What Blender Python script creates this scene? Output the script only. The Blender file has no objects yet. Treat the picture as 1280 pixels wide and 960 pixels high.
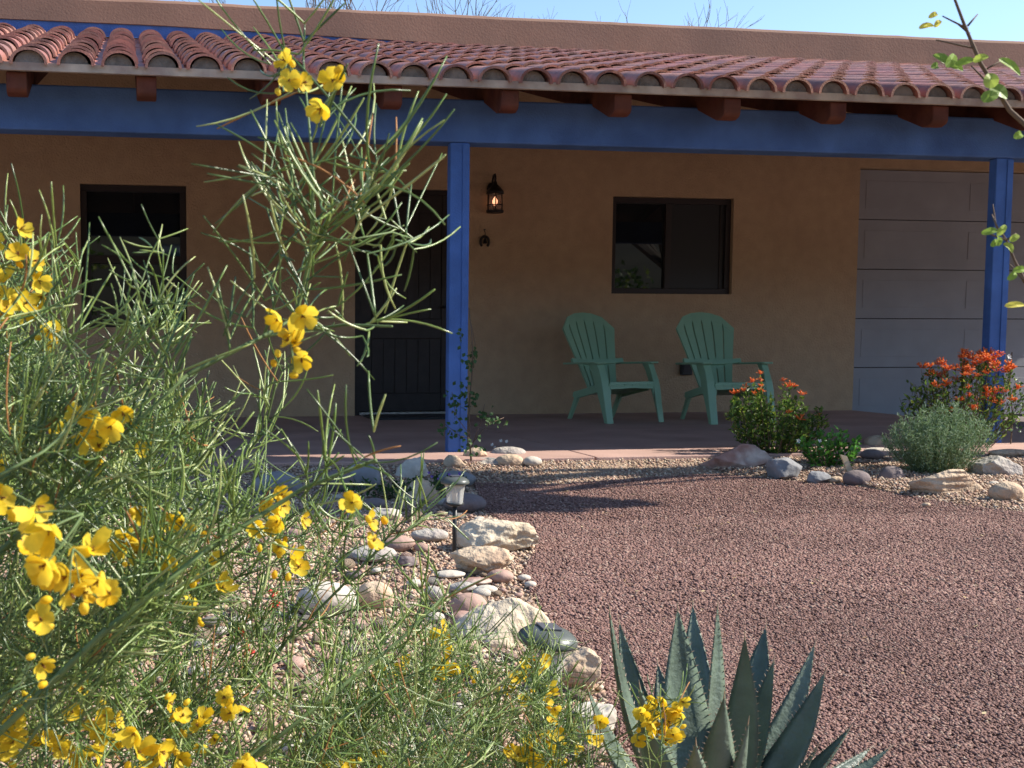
import bpy, bmesh, math, random
import numpy as np
from mathutils import Vector, Matrix, noise
R = math.radians
random.seed(7); rng = np.random.default_rng(7)
C = bpy.context.scene.collection
SC = bpy.context.scene
# ------------------------------------------------------------ camera
CAM_H = 0.72; FPX = 1400.0; YAW = math.atan(227/1400); PIT = math.atan(100/1400)
cd = bpy.data.cameras.new('camera'); cam = bpy.data.objects.new('camera', cd); C.objects.link(cam)
cam.location = (0, 0, CAM_H); cam.rotation_euler = (math.pi/2-PIT, 0, -YAW)
cd.sensor_width = 36; cd.lens = FPX/1280*36; cd.shift_x = (640-392)/1280; cd.shift_y = (523-480)/1280
cd.clip_start = 0.05; cd.clip_end = 3000
cd.dof.use_dof = True; cd.dof.focus_distance = 3.2; cd.dof.aperture_fstop = 20
SC.camera = cam
# ------------------------------------------------------------ sky and sun (late-day sun from the right)
SUN = Vector((0.781, -0.105, 0.616)).normalized()
w = bpy.data.worlds.new('World'); SC.world = w; w.use_nodes = True
wn = w.node_tree; bg = wn.nodes['Background']; sk = wn.nodes.new('ShaderNodeTexSky')
sk.sky_type = 'NISHITA'; sk.sun_disc = False; sk.sun_elevation = math.asin(SUN.z)
sk.sun_rotation = math.atan2(SUN.x, SUN.y); sk.altitude = 800; sk.air_density = 1.0; sk.dust_density = 0.4; sk.ozone_density = 2.2
wn.links.new(sk.outputs[0], bg.inputs[0]); bg.inputs[1].default_value = 0.135
sl = bpy.data.lights.new('sun', 'SUN'); sl.energy = 5.0; sl.angle = R(0.53); sl.color = (1, 0.93, 0.82)
so = bpy.data.objects.new('sun', sl); C.objects.link(so); so.rotation_euler = SUN.to_track_quat('Z', 'Y').to_euler()
SC.view_settings.view_transform = 'Standard'; SC.view_settings.look = 'None'
SC.view_settings.exposure = 0.95; SC.view_settings.gamma = 1
# ------------------------------------------------------------ pixel -> world helpers (photo pixels 1280x960)
_f = Vector((math.sin(YAW)*math.cos(PIT), math.cos(YAW)*math.cos(PIT), -math.sin(PIT)))
_r = Vector((math.cos(YAW), -math.sin(YAW), 0)); _u = _r.cross(_f); CAM = Vector((0, 0, CAM_H))
def ray(x, y): return _f + _r*((x-392)/FPX) + _u*((523-y)/FPX)
def onZ(x, y, z): d = ray(x, y); return CAM + d*((z-CAM_H)/d.z)
def onY(x, y, Y): d = ray(x, y); return CAM + d*(Y/d.y)
def dep(x, y, d): return CAM + ray(x, y)*d
G = -0.08
# ------------------------------------------------------------ materials
def mat(name, col, rough=0.8, var=0.0, vscale=3.0, bump=0.0, bscale=60.0, island=None, spec=0.3, metal=0.0,
        trans=0.0, col2=None, patch=None, detail=4.0, dist=0.01, sheen=None):
    """procedural material: noise-varied base colour, noise bump, optional per-piece colour spread"""
    m = bpy.data.materials.new(name); m.use_nodes = True; nt = m.node_tree; N = nt.nodes; L = nt.links
    b = N['Principled BSDF']; b.inputs['Roughness'].default_value = rough; b.inputs['Metallic'].default_value = metal
    b.inputs['Specular IOR Level'].default_value = spec
    tc = N.new('ShaderNodeTexCoord')
    c = None
    if island:
        g = N.new('ShaderNodeNewGeometry'); cr = N.new('ShaderNodeValToRGB'); cr.color_ramp.interpolation = 'CONSTANT'
        el = cr.color_ramp.elements
        while len(el) < len(island): el.new(0.5)
        for i, k in enumerate(island): el[i].position = i/len(island); el[i].color = (*k, 1)
        L.new(g.outputs['Random Per Island'], cr.inputs[0]); c = cr.outputs[0]
    if c is None:
        rgb = N.new('ShaderNodeRGB'); rgb.outputs[0].default_value = (*col, 1); c = rgb.outputs[0]
    if col2:
        n2 = N.new('ShaderNodeTexNoise'); n2.inputs['Scale'].default_value = patch or 1.5; n2.inputs['Detail'].default_value = 6
        L.new(tc.outputs['Object'], n2.inputs['Vector'])
        r2 = N.new('ShaderNodeValToRGB'); r2.color_ramp.elements[0].position = .42; r2.color_ramp.elements[1].position = .62
        L.new(n2.outputs[0], r2.inputs[0]); mx = N.new('ShaderNodeMix'); mx.data_type = 'RGBA'
        L.new(r2.outputs[0], mx.inputs[0]); L.new(c, mx.inputs[6]); mx.inputs[7].default_value = (*col2, 1); c = mx.outputs[2]
    if var:
        n1 = N.new('ShaderNodeTexNoise'); n1.inputs['Scale'].default_value = vscale; n1.inputs['Detail'].default_value = detail
        L.new(tc.outputs['Object'], n1.inputs['Vector'])
        mr = N.new('ShaderNodeMapRange'); mr.inputs[1].default_value = .3; mr.inputs[2].default_value = .7
        mr.inputs[3].default_value = 1-var; mr.inputs[4].default_value = 1+var; L.new(n1.outputs[0], mr.inputs[0])
        hs = N.new('ShaderNodeHueSaturation'); L.new(mr.outputs[0], hs.inputs['Value']); L.new(c, hs.inputs['Color']); c = hs.outputs[0]
    L.new(c, b.inputs['Base Color'])
    if bump:
        nb = N.new('ShaderNodeTexNoise'); nb.inputs['Scale'].default_value = bscale; nb.inputs['Detail'].default_value = 5
        L.new(tc.outputs['Object'], nb.inputs['Vector'])
        bp = N.new('ShaderNodeBump'); bp.inputs['Strength'].default_value = bump; bp.inputs['Distance'].default_value = dist
        L.new(nb.outputs[0], bp.inputs['Height']); L.new(bp.outputs[0], b.inputs['Normal'])
    if trans:
        t = N.new('ShaderNodeBsdfTranslucent'); L.new(c, t.inputs[0]); ms = N.new('ShaderNodeMixShader')
        ms.inputs[0].default_value = trans; L.new(b.outputs[0], ms.inputs[1]); L.new(t.outputs[0], ms.inputs[2])
        L.new(ms.outputs[0], N['Material Output'].inputs['Surface'])
    return m
M = {}
M['stucco'] = mat('stucco', (.49, .335, .205), .92, .07, 9, .7, 55, col2=(.46, .31, .19), patch=2.5, dist=.015)
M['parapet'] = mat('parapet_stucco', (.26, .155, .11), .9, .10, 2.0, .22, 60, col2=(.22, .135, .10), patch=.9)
M['blue'] = mat('blue_paint', (.065, .155, .42), .7, .16, 6, .4, 110, col2=(.055, .13, .35), patch=2.5)
M['bluebeam'] = mat('blue_beam_paint', (.075, .155, .36), .8, .18, 4, .4, 110, col2=(.06, .125, .30), patch=2.5)
M['viga'] = mat('viga_wood', (.12, .040, .022), .8, .3, 9, .4, 60, col2=(.10, .03, .02), patch=5)
M['fascia'] = mat('fascia_wood', (.50, .43, .34), .8, .22, 7, .3, 80, col2=(.36, .28, .23), patch=5)
M['deck'] = mat('deck_wood', (.12, .07, .05), .8, .2, 5)
M['tile'] = mat('clay_tile', None, .5, .30, 11, .25, 90, spec=.45,
                island=[(.29, .125, .09), (.25, .10, .075), (.33, .155, .11), (.22, .09, .072), (.28, .115, .085), (.27, .13, .095), (.31, .12, .09), (.235, .115, .09)])
M['mortar'] = mat('eave_mortar', (.20, .18, .155), .95, .25, 20, .8, 60)
M['frame'] = mat('bronze_frame', (.03, .022, .022), .45, .1, 5)
M['glass'] = mat('window_glass', (.012, .014, .016), .015, spec=.65)
M['screen'] = mat('insect_screen', (.022, .022, .024), .4)
M['door'] = mat('door_wood', (.022, .016, .015), .45, .3, 12, .2, 60)
M['garage'] = mat('garage_paint', (.30, .298, .318), .6, .08, 3, .15, 150)
M['patio'] = mat('patio_concrete', (.43, .28, .23), .75, .12, 2.5, .25, 90, col2=(.37, .235, .195), patch=1.3)
M['ground'] = mat('desert_soil', (.34, .25, .18), .95, .2, 3, .8, 40, col2=(.28, .19, .15), patch=.7)
M['gravel'] = mat('crushed_gravel', (.19, .105, .082), .9, .38, 130, 1.0, 95, col2=(.25, .15, .13), patch=160, dist=.02)
M['pea'] = mat('pea_gravel', (.40, .29, .20), .9, .42, 90, 1.0, 75, col2=(.25, .17, .12), patch=90, dist=.02)
M['chip'] = mat('gravel_chips', None, .85, var=.14, vscale=1.3, island=[(.24, .138, .115), (.26, .152, .125), (.22, .124, .102), (.28, .17, .142), (.235, .134, .112), (.165, .09, .073), (.23, .132, .104), (.19, .104, .082), (.20, .108, .088), (.17, .094, .075), (.33, .23, .18)], spec=.25)
M['pebble'] = mat('pebbles', None, .75, island=[(.42, .30, .20), (.50, .38, .27), (.33, .22, .15), (.46, .29, .20), (.28, .20, .16), (.55, .45, .34), (.36, .22, .16), (.24, .15, .11)], spec=.3)
def rockmat(n, c, c2, b=1.0, bs=30): return mat(n, c, .88, .22, 16, b, bs, col2=c2, patch=7, dist=.02)
M['rock_cream'] = rockmat('cream_rock', (.64, .54, .40), (.50, .40, .28))
M['rock_tan'] = rockmat('tan_rock', (.55, .43, .30), (.40, .28, .19))
M['rock_grey'] = rockmat('grey_rock', (.42, .39, .34), (.32, .28, .25))
M['rock_pink'] = rockmat('pink_rock', (.42, .27, .21), (.33, .22, .18), .3, 30)
M['rock_pale'] = rockmat('pale_rock', (.55, .50, .42), (.44, .38, .31), .4, 25)
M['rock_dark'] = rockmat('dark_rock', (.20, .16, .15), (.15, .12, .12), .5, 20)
M['rock_blue'] = rockmat('bluish_rock', (.26, .26, .265), (.17, .17, .175), .9, 12)  # darkened so the shade on rocks near the path light is in the colour
M['rock_red'] = rockmat('reddish_rock', (.34, .19, .15), (.45, .36, .30), .9, 12)
M['chair'] = mat('green_resin', (.25, .41, .26), .42, .05, 4, spec=.4)
M['iron'] = mat('black_iron', (.02, .014, .012), .45, .2, 20)
M['plastic'] = mat('black_plastic', (.03, .032, .033), .38, .15, 20)
M['cap'] = mat('lamp_cap_plastic', (.09, .10, .09), .35, .1, 30)
M['solar'] = mat('solar_panel', (.10, .10, .11), .25)
M['needle'] = mat('senna_needle', None, .34, .12, 60, trans=.2, spec=.7,
                  island=[(.19, .28, .06), (.11, .19, .04), (.29, .37, .10), (.07, .13, .03), (.23, .32, .08), (.42, .48, .18), (.14, .23, .05), (.09, .16, .04)])  # palest pieces put bright sun highlights into the needle colour
M['needle_tip'] = mat('senna_dry_needle', (.42, .20, .07), .6, trans=.2)
M['sennastem'] = mat('senna_stem', (.13, .19, .07), .6, .2, 30)
M['petal'] = mat('yellow_petal', None, .62, .14, 160, trans=.5, island=[(.86, .62, .03), (.80, .52, .02), (.88, .68, .06), (.80, .60, .05)])
M['stamen'] = mat('brown_stamen', (.16, .06, .015), .6)
M['agave'] = mat('agave_leaf', (.08, .112, .08), .45, .28, 14, .25, 120, col2=(.13, .17, .125), patch=9, spec=.5)
M['spine'] = mat('agave_spine', (.30, .22, .15), .5)
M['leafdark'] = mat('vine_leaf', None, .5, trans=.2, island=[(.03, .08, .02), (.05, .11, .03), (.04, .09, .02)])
M['leafmid'] = mat('bush_leaf', None, .45, trans=.35, island=[(.08, .15, .03), (.13, .22, .04), (.05, .10, .02), (.30, .38, .06), (.09, .17, .03), (.06, .11, .025)])
M['leafgreen'] = mat('glossy_leaf', None, .28, trans=.3, spec=.5, island=[(.09, .26, .035), (.13, .34, .05), (.06, .17, .025), (.10, .28, .04)])
M['leafgrey'] = mat('sage_leaf', None, .6, trans=.25, island=[(.20, .29, .15), (.27, .36, .22), (.14, .22, .11), (.34, .43, .29), (.18, .27, .12)])
M['leaflime'] = mat('lime_leaf', None, .45, trans=.5, island=[(.28, .42, .06), (.40, .50, .09), (.22, .34, .06)])
M['leafyellow'] = mat('yellow_leaf', (.75, .68, .12), .5, trans=.5)
M['twig'] = mat('twig_bark', (.13, .09, .06), .85, .2, 30)
M['barktree'] = mat('tree_bark', (.20, .17, .14), .9, .2, 10)
M['orange'] = mat('orange_flower', None, .5, trans=.4, island=[(.80, .19, .03), (.85, .26, .05), (.74, .14, .03), (.88, .36, .12)])
M['purple'] = mat('purple_flower', (.22, .10, .45), .6, trans=.3)
M['white'] = mat('white_flower', (.8, .8, .74), .6, trans=.3)
M['hill'] = mat('hill_scrub', (.05, .05, .03), 1, .3, .02, col2=(.07, .06, .04), patch=.015)
M['trailer'] = mat('trailer_paint', (.75, .75, .72), .4)
M['trailer_teal'] = mat('trailer_lower', (.12, .22, .24), .4)
M['straw'] = mat('dry_wood', (.45, .36, .25), .8, .2, 20)
def lamp_mat(name, col, s):
    m = bpy.data.materials.new(name); m.use_nodes = True; b = m.node_tree.nodes['Principled BSDF']
    b.inputs['Base Color'].default_value = (*col, 1); b.inputs['Emission Color'].default_value = (*col, 1); b.inputs['Emission Strength'].default_value = s; return m
M['bulb'] = lamp_mat('warm_bulb', (1, .42, .22), 1.6)
def glassmat(name, col, rough):
    m = bpy.data.materials.new(name); m.use_nodes = True; nt = m.node_tree; b = nt.nodes['Principled BSDF']
    b.inputs['Base Color'].default_value = (*col, 1); b.inputs['Roughness'].default_value = rough
    t = nt.nodes.new('ShaderNodeBsdfTransparent'); mx = nt.nodes.new('ShaderNodeMixShader'); mx.inputs[0].default_value = .38
    nt.links.new(t.outputs[0], mx.inputs[1]); nt.links.new(b.outputs[0], mx.inputs[2]); nt.links.new(mx.outputs[0], nt.nodes['Material Output'].inputs[0]); return m
M['clear'] = glassmat('clear_ribbed_plastic', (.85, .85, .78), .08)
M['lantern_glass'] = glassmat('lantern_glass', (.25, .22, .2), .1)
# ------------------------------------------------------------ mesh builder
class MB:
    def __init__(s): s.v = []; s.f = []
    def add(s, vs, fs):
        n = len(s.v); s.v += [tuple(p) for p in vs]; s.f += [tuple(i+n for i in q) for q in fs]; return s
    def box(s, x0, x1, y0, y1, z0, z1):
        return s.add([(x0,y0,z0),(x1,y0,z0),(x1,y1,z0),(x0,y1,z0),(x0,y0,z1),(x1,y0,z1),(x1,y1,z1),(x0,y1,z1)],
                     [(0,3,2,1),(4,5,6,7),(0,1,5,4),(1,2,6,5),(2,3,7,6),(3,0,4,7)])
    def tube(s, pts, rad, n=6, cap=True):
        pts = [Vector(p) for p in pts]; k = len(pts)
        if not hasattr(rad, '__len__'): rad = [rad]*k
        t0 = (pts[1]-pts[0]).normalized(); a = t0.orthogonal().normalized(); vs = []; fs = []
        for i, p in enumerate(pts):
            t = (pts[min(i+1, k-1)]-pts[max(i-1, 0)]).normalized(); a = (a - t*a.dot(t))
            a = a.normalized() if a.length > 1e-6 else t.orthogonal().normalized(); b = t.cross(a)
            for j in range(n):
                q = 2*math.pi*j/n; vs.append(p + (a*math.cos(q)+b*math.sin(q))*rad[i])
        for i in range(k-1):
            for j in range(n):
                j2 = (j+1) % n; fs.append((i*n+j, i*n+j2, (i+1)*n+j2, (i+1)*n+j))
        if cap: fs.append(tuple(range(n-1, -1, -1))); fs.append(tuple((k-1)*n+j for j in range(n)))
        return s.add(vs, fs)
    def lathe(s, prof, c=(0,0,0), n=24, caps=True):
        vs = []; fs = []; k = len(prof)
        for (r, z) in prof:
            for j in range(n): q = 2*math.pi*j/n; vs.append((c[0]+r*math.cos(q), c[1]+r*math.sin(q), c[2]+z))
        for i in range(k-1):
            for j in range(n):
                j2 = (j+1) % n; fs.append((i*n+j, i*n+j2, (i+1)*n+j2, (i+1)*n+j))
        if caps: fs.append(tuple(range(n-1, -1, -1))); fs.append(tuple((k-1)*n+j for j in range(n)))
        return s.add(vs, fs)
    def prism(s, poly, a, b, fn):   # polygon (u,v) swept between a and b; fn(u,v,w)->xyz
        n = len(poly); vs = [fn(u, v, a) for u, v in poly]+[fn(u, v, b) for u, v in poly]
        fs = [tuple(range(n-1, -1, -1)), tuple(range(n, 2*n))]+[(i, (i+1) % n, n+(i+1) % n, n+i) for i in range(n)]
        return s.add(vs, fs)
    def xf(s, m):
        s.v = [tuple(m @ Vector(p)) for p in s.v]; return s
    def build(s, name, m, parent=None, smooth=False, bevel=0, loc=None):
        me = bpy.data.meshes.new(name); me.from_pydata(s.v, [], s.f)
        bm = bmesh.new(); bm.from_mesh(me); bmesh.ops.recalc_face_normals(bm, faces=bm.faces); bm.to_mesh(me); bm.free()
        return link(name, me, m, parent, smooth, bevel, loc)
def link(name, me, m, parent=None, smooth=False, bevel=0, loc=None):
    if m and not me.materials: me.materials.append(m)
    if smooth: me.polygons.foreach_set('use_smooth', [True]*len(me.polygons))
    o = bpy.data.objects.new(name, me); C.objects.link(o)
    if parent: o.parent = parent
    if loc is not None: o.location = loc
    if bevel:
        b = o.modifiers.new('bevel', 'BEVEL'); b.width = bevel; b.segments = 2; b.limit_method = 'ANGLE'
    return o
def rawmesh(name, V, F, k):   # numpy verts, faces of k corners each
    me = bpy.data.meshes.new(name); me.vertices.add(len(V)); me.vertices.foreach_set('co', V.astype(np.float32).ravel())
    me.loops.add(F.size); me.loops.foreach_set('vertex_index', F.astype(np.int32).ravel())
    me.polygons.add(len(F)); me.polygons.foreach_set('loop_start', np.arange(0, F.size, k, dtype=np.int32))
    me.update(calc_edges=True); me.validate(); return me
def tag(o, label=None, cat=None, group=None, kind=None):
    if label: o['label'] = label
    if cat: o['category'] = cat
    if group: o['group'] = group
    if kind: o['kind'] = kind
    return o
def thing(name, label, cat, loc=(0,0,0), rz=0, group=None):
    o = bpy.data.objects.new(name, None); C.objects.link(o); o.location = loc; o.rotation_euler = (0, 0, rz); o.empty_display_size = .1
    return tag(o, label, cat, group)
def copy_tree(o, parent=None):
    c = o.copy(); C.objects.link(c); c.parent = parent
    for ch in o.children: copy_tree(ch, c)
    return c
def local(root, V): return Vector(V)-root.location
# ============================================================ GROUND
def sheet(name, pts, z, m, kind='structure'):
    me = bpy.data.meshes.new(name); bm = bmesh.new(); f = bm.faces.new([bm.verts.new((x, y, z)) for x, y in pts])
    bmesh.ops.triangulate(bm, faces=[f]); bmesh.ops.recalc_face_normals(bm, faces=bm.faces); bm.to_mesh(me); bm.free()
    if me.polygons[0].normal.z < 0: me.flip_normals()
    return tag(link(name, me, m), kind=kind)
sheet('ground', [(-1500, -1500), (1500, -1500), (1500, 1500), (-1500, 1500)], G-.02, M['ground'])
edge_px = [(592, 603), (608, 640), (672, 668), (668, 692), (650, 718), (668, 745), (706, 800), (752, 850), (766, 900), (790, 985)]
back_px = [(592, 603), (700, 604), (820, 596), (900, 592), (985, 600), (1080, 608), (1150, 622), (1280, 640), (1400, 650)]
eP = [onZ(x, y, G) for x, y in edge_px]; bP = [onZ(x, y, G) for x, y in back_px]
drive = [(p.x, p.y) for p in reversed(bP)]+[(p.x, p.y) for p in eP[1:]]+[(.9, .2), (.6, -6), (14, -6), (14, 4.5)]
bed = [(p.x, p.y) for p in eP]+[(.9, .2), (.6, -6), (-7, -6), (-7, 6.0)]
strip = [(p.x, p.y) for p in bP]+[(7.0, 6.42), (bP[0].x+.03, 6.42)]
sheet('gravel_drive', drive, G-.006, M['gravel']); sheet('gravel_bed', bed, G-.010, M['pea']); 
_q = MB(); _b = [(p.x, p.y) for p in bP]+[(9.5, 4.2)]; n_ = len(_b)
_q.add([(x, y, G-.010) for x, y in _b]+[(x+.03 if x < 7 else 7.15, 6.42, G+.058) for x, y in _b], [(k, k+1, n_+k+1, n_+k) for k in range(n_-1)])
tag(_q.build('bed_strip', M['pea']), kind='structure')
tag(MB().add([(-7, 6.0, G-.010), (bP[0].x, 6.0, G-.010), (bP[0].x+.03, 6.42, G+.058), (-7, 6.42, G+.058)], [(0, 1, 2, 3)]).build('bed_slope', M['pea']), kind='structure')
sheet('garage_apron', [(7.17, 6.3), (14, 6.3), (14, 10.45), (7.17, 10.45)], G-.012, mat('apron_concrete', (.16, .13, .13), .85, .15, 4, .4, 60))
pb = MB(); xs = [-7, -3.9, -.9, .6, 2.78, 4.95, 7.15]
for i in range(len(xs)-1):
    for (ya, yb) in ((6.42, 8.31), (8.322, 10.24)): pb.box(xs[i]+(.006 if i else 0), xs[i+1]-.006, ya, yb, -.16, 0)
tag(pb.build('patio', M['patio'], bevel=.006), kind='structure')
BPX = np.array([p.x for p in bP]); BPY = np.array([p.y for p in bP])
def zground(x, y):
    y0 = np.where(x < BPX[0], 6.0, np.minimum(np.interp(x, BPX, BPY), 6.35))
    return G-.010+.068*np.clip((y-y0)/(6.42-y0), 0, 1)
def inpoly(X, Y, poly):
    ins = np.zeros(len(X), bool); n = len(poly)
    for i in range(n):
        x0, y0 = poly[i]; x1, y1 = poly[(i+1) % n]
        c = ((y0 > Y) != (y1 > Y)); xi = x0+(Y-y0)/((y1-y0) if y1 != y0 else 1e-9)*(x1-x0); ins ^= c & (X < xi)
    return ins
OCT_V = np.array([(1,0,0),(0,1,0),(-1,0,0),(0,-1,0),(0,0,1),(0,0,-1)], float); OCT_F = np.array([(0,1,4),(1,2,4),(2,3,4),(3,0,4),(1,0,5),(2,1,5),(3,2,5),(0,3,5)])
def chips(name, P, s, flat, m, label, zlift=.35):
    n = len(P); V = OCT_V[None]*(1+rng.uniform(-.35, .35, (n, 6, 1)))
    V = V*np.stack([s*rng.uniform(.7, 1.4, n), s*rng.uniform(.7, 1.2, n), s*flat*rng.uniform(.6, 1.3, n)], 1)[:, None]
    a = rng.uniform(0, 2*np.pi, n); t = rng.uniform(-.6, .6, n)
    X, Y, Z = V[..., 0], V[..., 1], V[..., 2]
    ct, st = np.cos(t)[:, None], np.sin(t)[:, None]; Y, Z = Y*ct-Z*st, Y*st+Z*ct
    ca, sa = np.cos(a)[:, None], np.sin(a)[:, None]; X, Y = X*ca-Y*sa, X*sa+Y*ca
    V = np.stack([X, Y, Z], -1)+P[:, None]; V[..., 2] += (s*flat*zlift)[:, None]
    F = (OCT_F[None]+(np.arange(n)*6)[:, None, None]).reshape(-1, 3)
    o = link(name, rawmesh(name, V.reshape(-1, 3), F, 3), m); return tag(o, label, None, None, 'stuff')
def scatter(poly, zones, z):
    out = []; 
    for (x0, x1, y0, y1, n) in zones:
        X = rng.uniform(x0, x1, n); Y = rng.uniform(y0, y1, n); k = inpoly(X, Y, poly); out.append(np.stack([X[k], Y[k], np.full(k.sum(), z)], 1))
    return np.concatenate(out)
P = scatter(drive, [(.6, 3.0, 1.2, 3.0, 150000), (.6, 4.6, 3.0, 4.6, 110000), (.8, 6.5, 4.6, 6.6, 80000)], G-.004)
P[:, 2] += .003*(np.sin(P[:, 0]*3.1+P[:, 1]*1.3)*np.sin(P[:, 1]*2.3-P[:, 0])+np.sin(P[:, 0]*9+3*np.sin(P[:, 1]*4))*.5+.4)
s = np.where(P[:, 1] < 3, rng.uniform(.0024, .0062, len(P)), rng.uniform(.004, .0080, len(P)))
chips('red_gravel', P, s, .6, M['chip'], 'reddish pink crushed gravel covering the drive')
litter = MB(); random.seed(90)
for _ in range(700):
    x = random.uniform(.8, 5.5); y = random.uniform(1.6, 6.2)
    if not inpoly(np.array([x]), np.array([y]), drive)[0]: continue
    if random.random() < .6: q_ = Vector((x, y, G+.009)); a_ = random.uniform(0, 6.28); L_ = random.uniform(.015, .05); litter.tube([q_, q_+Vector((math.cos(a_), math.sin(a_), .05))*L_*.5+Vector((0, 0, .003)), q_+Vector((math.cos(a_+.3), math.sin(a_+.3), .02))*L_], [.0007, .0009, .0005], 4)
    else:
        a_ = random.uniform(0, 6.28); d_ = Vector((math.cos(a_), math.sin(a_), .2)); l_ = random.uniform(.008, .018); q_ = Vector((x, y, G+.010)); sd = Vector((-d_.y, d_.x, .15))*l_*.3; litter.add([q_, q_+d_*l_*.5+sd, q_+d_*l_, q_+d_*l_*.5-sd], [(0, 1, 2, 3)])
tag(litter.build('leaf_litter', mat('dry_litter', None, .8, island=[(.40, .28, .14), (.30, .19, .10), (.50, .40, .22), (.22, .14, .08)])), 'dry twigs and fallen leaves scattered over the red gravel', kind='stuff')
P = scatter(bed, [(-1.4, 1.6, 1.0, 3.0, 42000), (-1.2, 1.8, 3.0, 6.4, 42000)], G-.008)
P2 = scatter(strip, [(1.7, 6.8, 4.0, 6.42, 42000)], 0); P3 = scatter([(-1.3, 6.0), (bP[0].x, 6.0), (bP[0].x, 6.42), (-1.3, 6.42)], [(-1.3, 2, 6, 6.42, 7000)], 0); P = np.concatenate([P, P2, P3]); P[:, 2] = zground(P[:, 0], P[:, 1])+.002
chips('pea_gravel', P, rng.uniform(.005, .012, len(P)), .7, M['pebble'], 'tan pea gravel between the stones of the beds')
# hills and far side of the street (seen only in the window glass)
hb = MB(); n = 90
for i in range(n+1):
    a = 2*math.pi*i/n; h = 88+22*math.sin(a*3+1)+12*math.sin(a*7+2)+6*math.sin(a*17)
    if 25 < i < 65 and False: h *= .5
    for (rr, hh) in ((200, -1), (420, h*.5), (640, h)): hb.v.append((rr*math.cos(a), rr*math.sin(a), hh))
for i in range(n):
    for k in range(2): hb.f.append((i*3+k, i*3+3+k, i*3+4+k, i*3+1+k))
tag(hb.build('hills', M['hill'], smooth=True), kind='structure')
# ============================================================ HOUSE
WY = 10.22; X0 = -4.2; X1 = 12.5
house = thing('adobe_house', 'tan stucco house with red tiled porch roof and blue porch beam', 'house', (4.2, WY, G))
def hp(mb, name, m, parent=house, **k):
    o = mb.build(name, m, None, **k); o.location = -Vector(house.location) if parent is house else (0, 0, 0); o.parent = parent; return o
WL = (-.436, .50, .82, 2.085); WR = (4.555, 5.80, 1.15, 2.075); DR = (2.045, 3.06, 0.0, 2.10); GD = (7.14, 11.9, G-.01, 2.41)
wl = MB(); ops = [WL, DR, WR, GD]
xs = [X0]+[v for o in ops for v in o[:2]]+[X1]
for i in range(0, len(xs), 2): wl.box(xs[i], xs[i+1], WY, WY+.25, G-.1, 3.36)
for (a, b, z0, z1) in ops:
    wl.box(a, b, WY, WY+.25, z1, 3.36)
    if z0 > 0: wl.box(a, b, WY, WY+.25, G-.1, z0)
wl.box(X0, X0+.25, WY+.25, 19, G-.1, 3.36); wl.box(X1-.25, X1, WY+.25, 19, G-.1, 3.36); wl.box(X0, X1, 19, 19.25, G-.1, 3.36)
wl.box(X0+.25, X1-.25, WY+.25, 19, 3.1, 3.3).box(X0, X1, WY+.002, WY+.24, 3.3602, 3.66)
hp(wl, 'wall', M['stucco'])
# parapet with slightly wavering rounded top
pp = MB(); N = 140
for i in range(N+1):
    x = X0-.03+(X1-X0+.06)*i/N; dz = .006*noise.noise(Vector((x*1.3, 0, 0)))+.004*noise.noise(Vector((x*5, 3, 0)))
    prof = [(WY-.03, 3.475), (WY-.03, 3.665+dz), (WY-.015, 3.69+dz), (WY+.01, 3.70+dz), (WY+.20, 3.70+dz), (WY+.25, 3.67+dz), (WY+.25, 3.475)]
    zb = 3.475-.085*min(max((x-.3)/4.5, 0), 1)
    for (y, z) in prof: pp.v.append((x, y, zb if z == 3.475 else z))
for i in range(N):
    for k in range(7): pp.f.append((i*7+k, i*7+(k+1) % 7, i*7+7+(k+1) % 7, i*7+7+k))
pp.f += [tuple(range(7)), tuple(N*7+k for k in range(6, -1, -1))]
pp.box(X0-.03, X0+.25, WY+.252, 19.25, 3.37, 3.70).box(X1-.25, X1+.03, WY+.252, 19.25, 3.37, 3.70).box(X0+.252, X1-.252, 19, 19.25, 3.37, 3.70)
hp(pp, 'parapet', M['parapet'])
bb = MB().box(X0-.01, 4.9, WY-.012, WY-.001, 3.3605, 3.474); hp(bb, 'blue_band', M['blue'])
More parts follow.
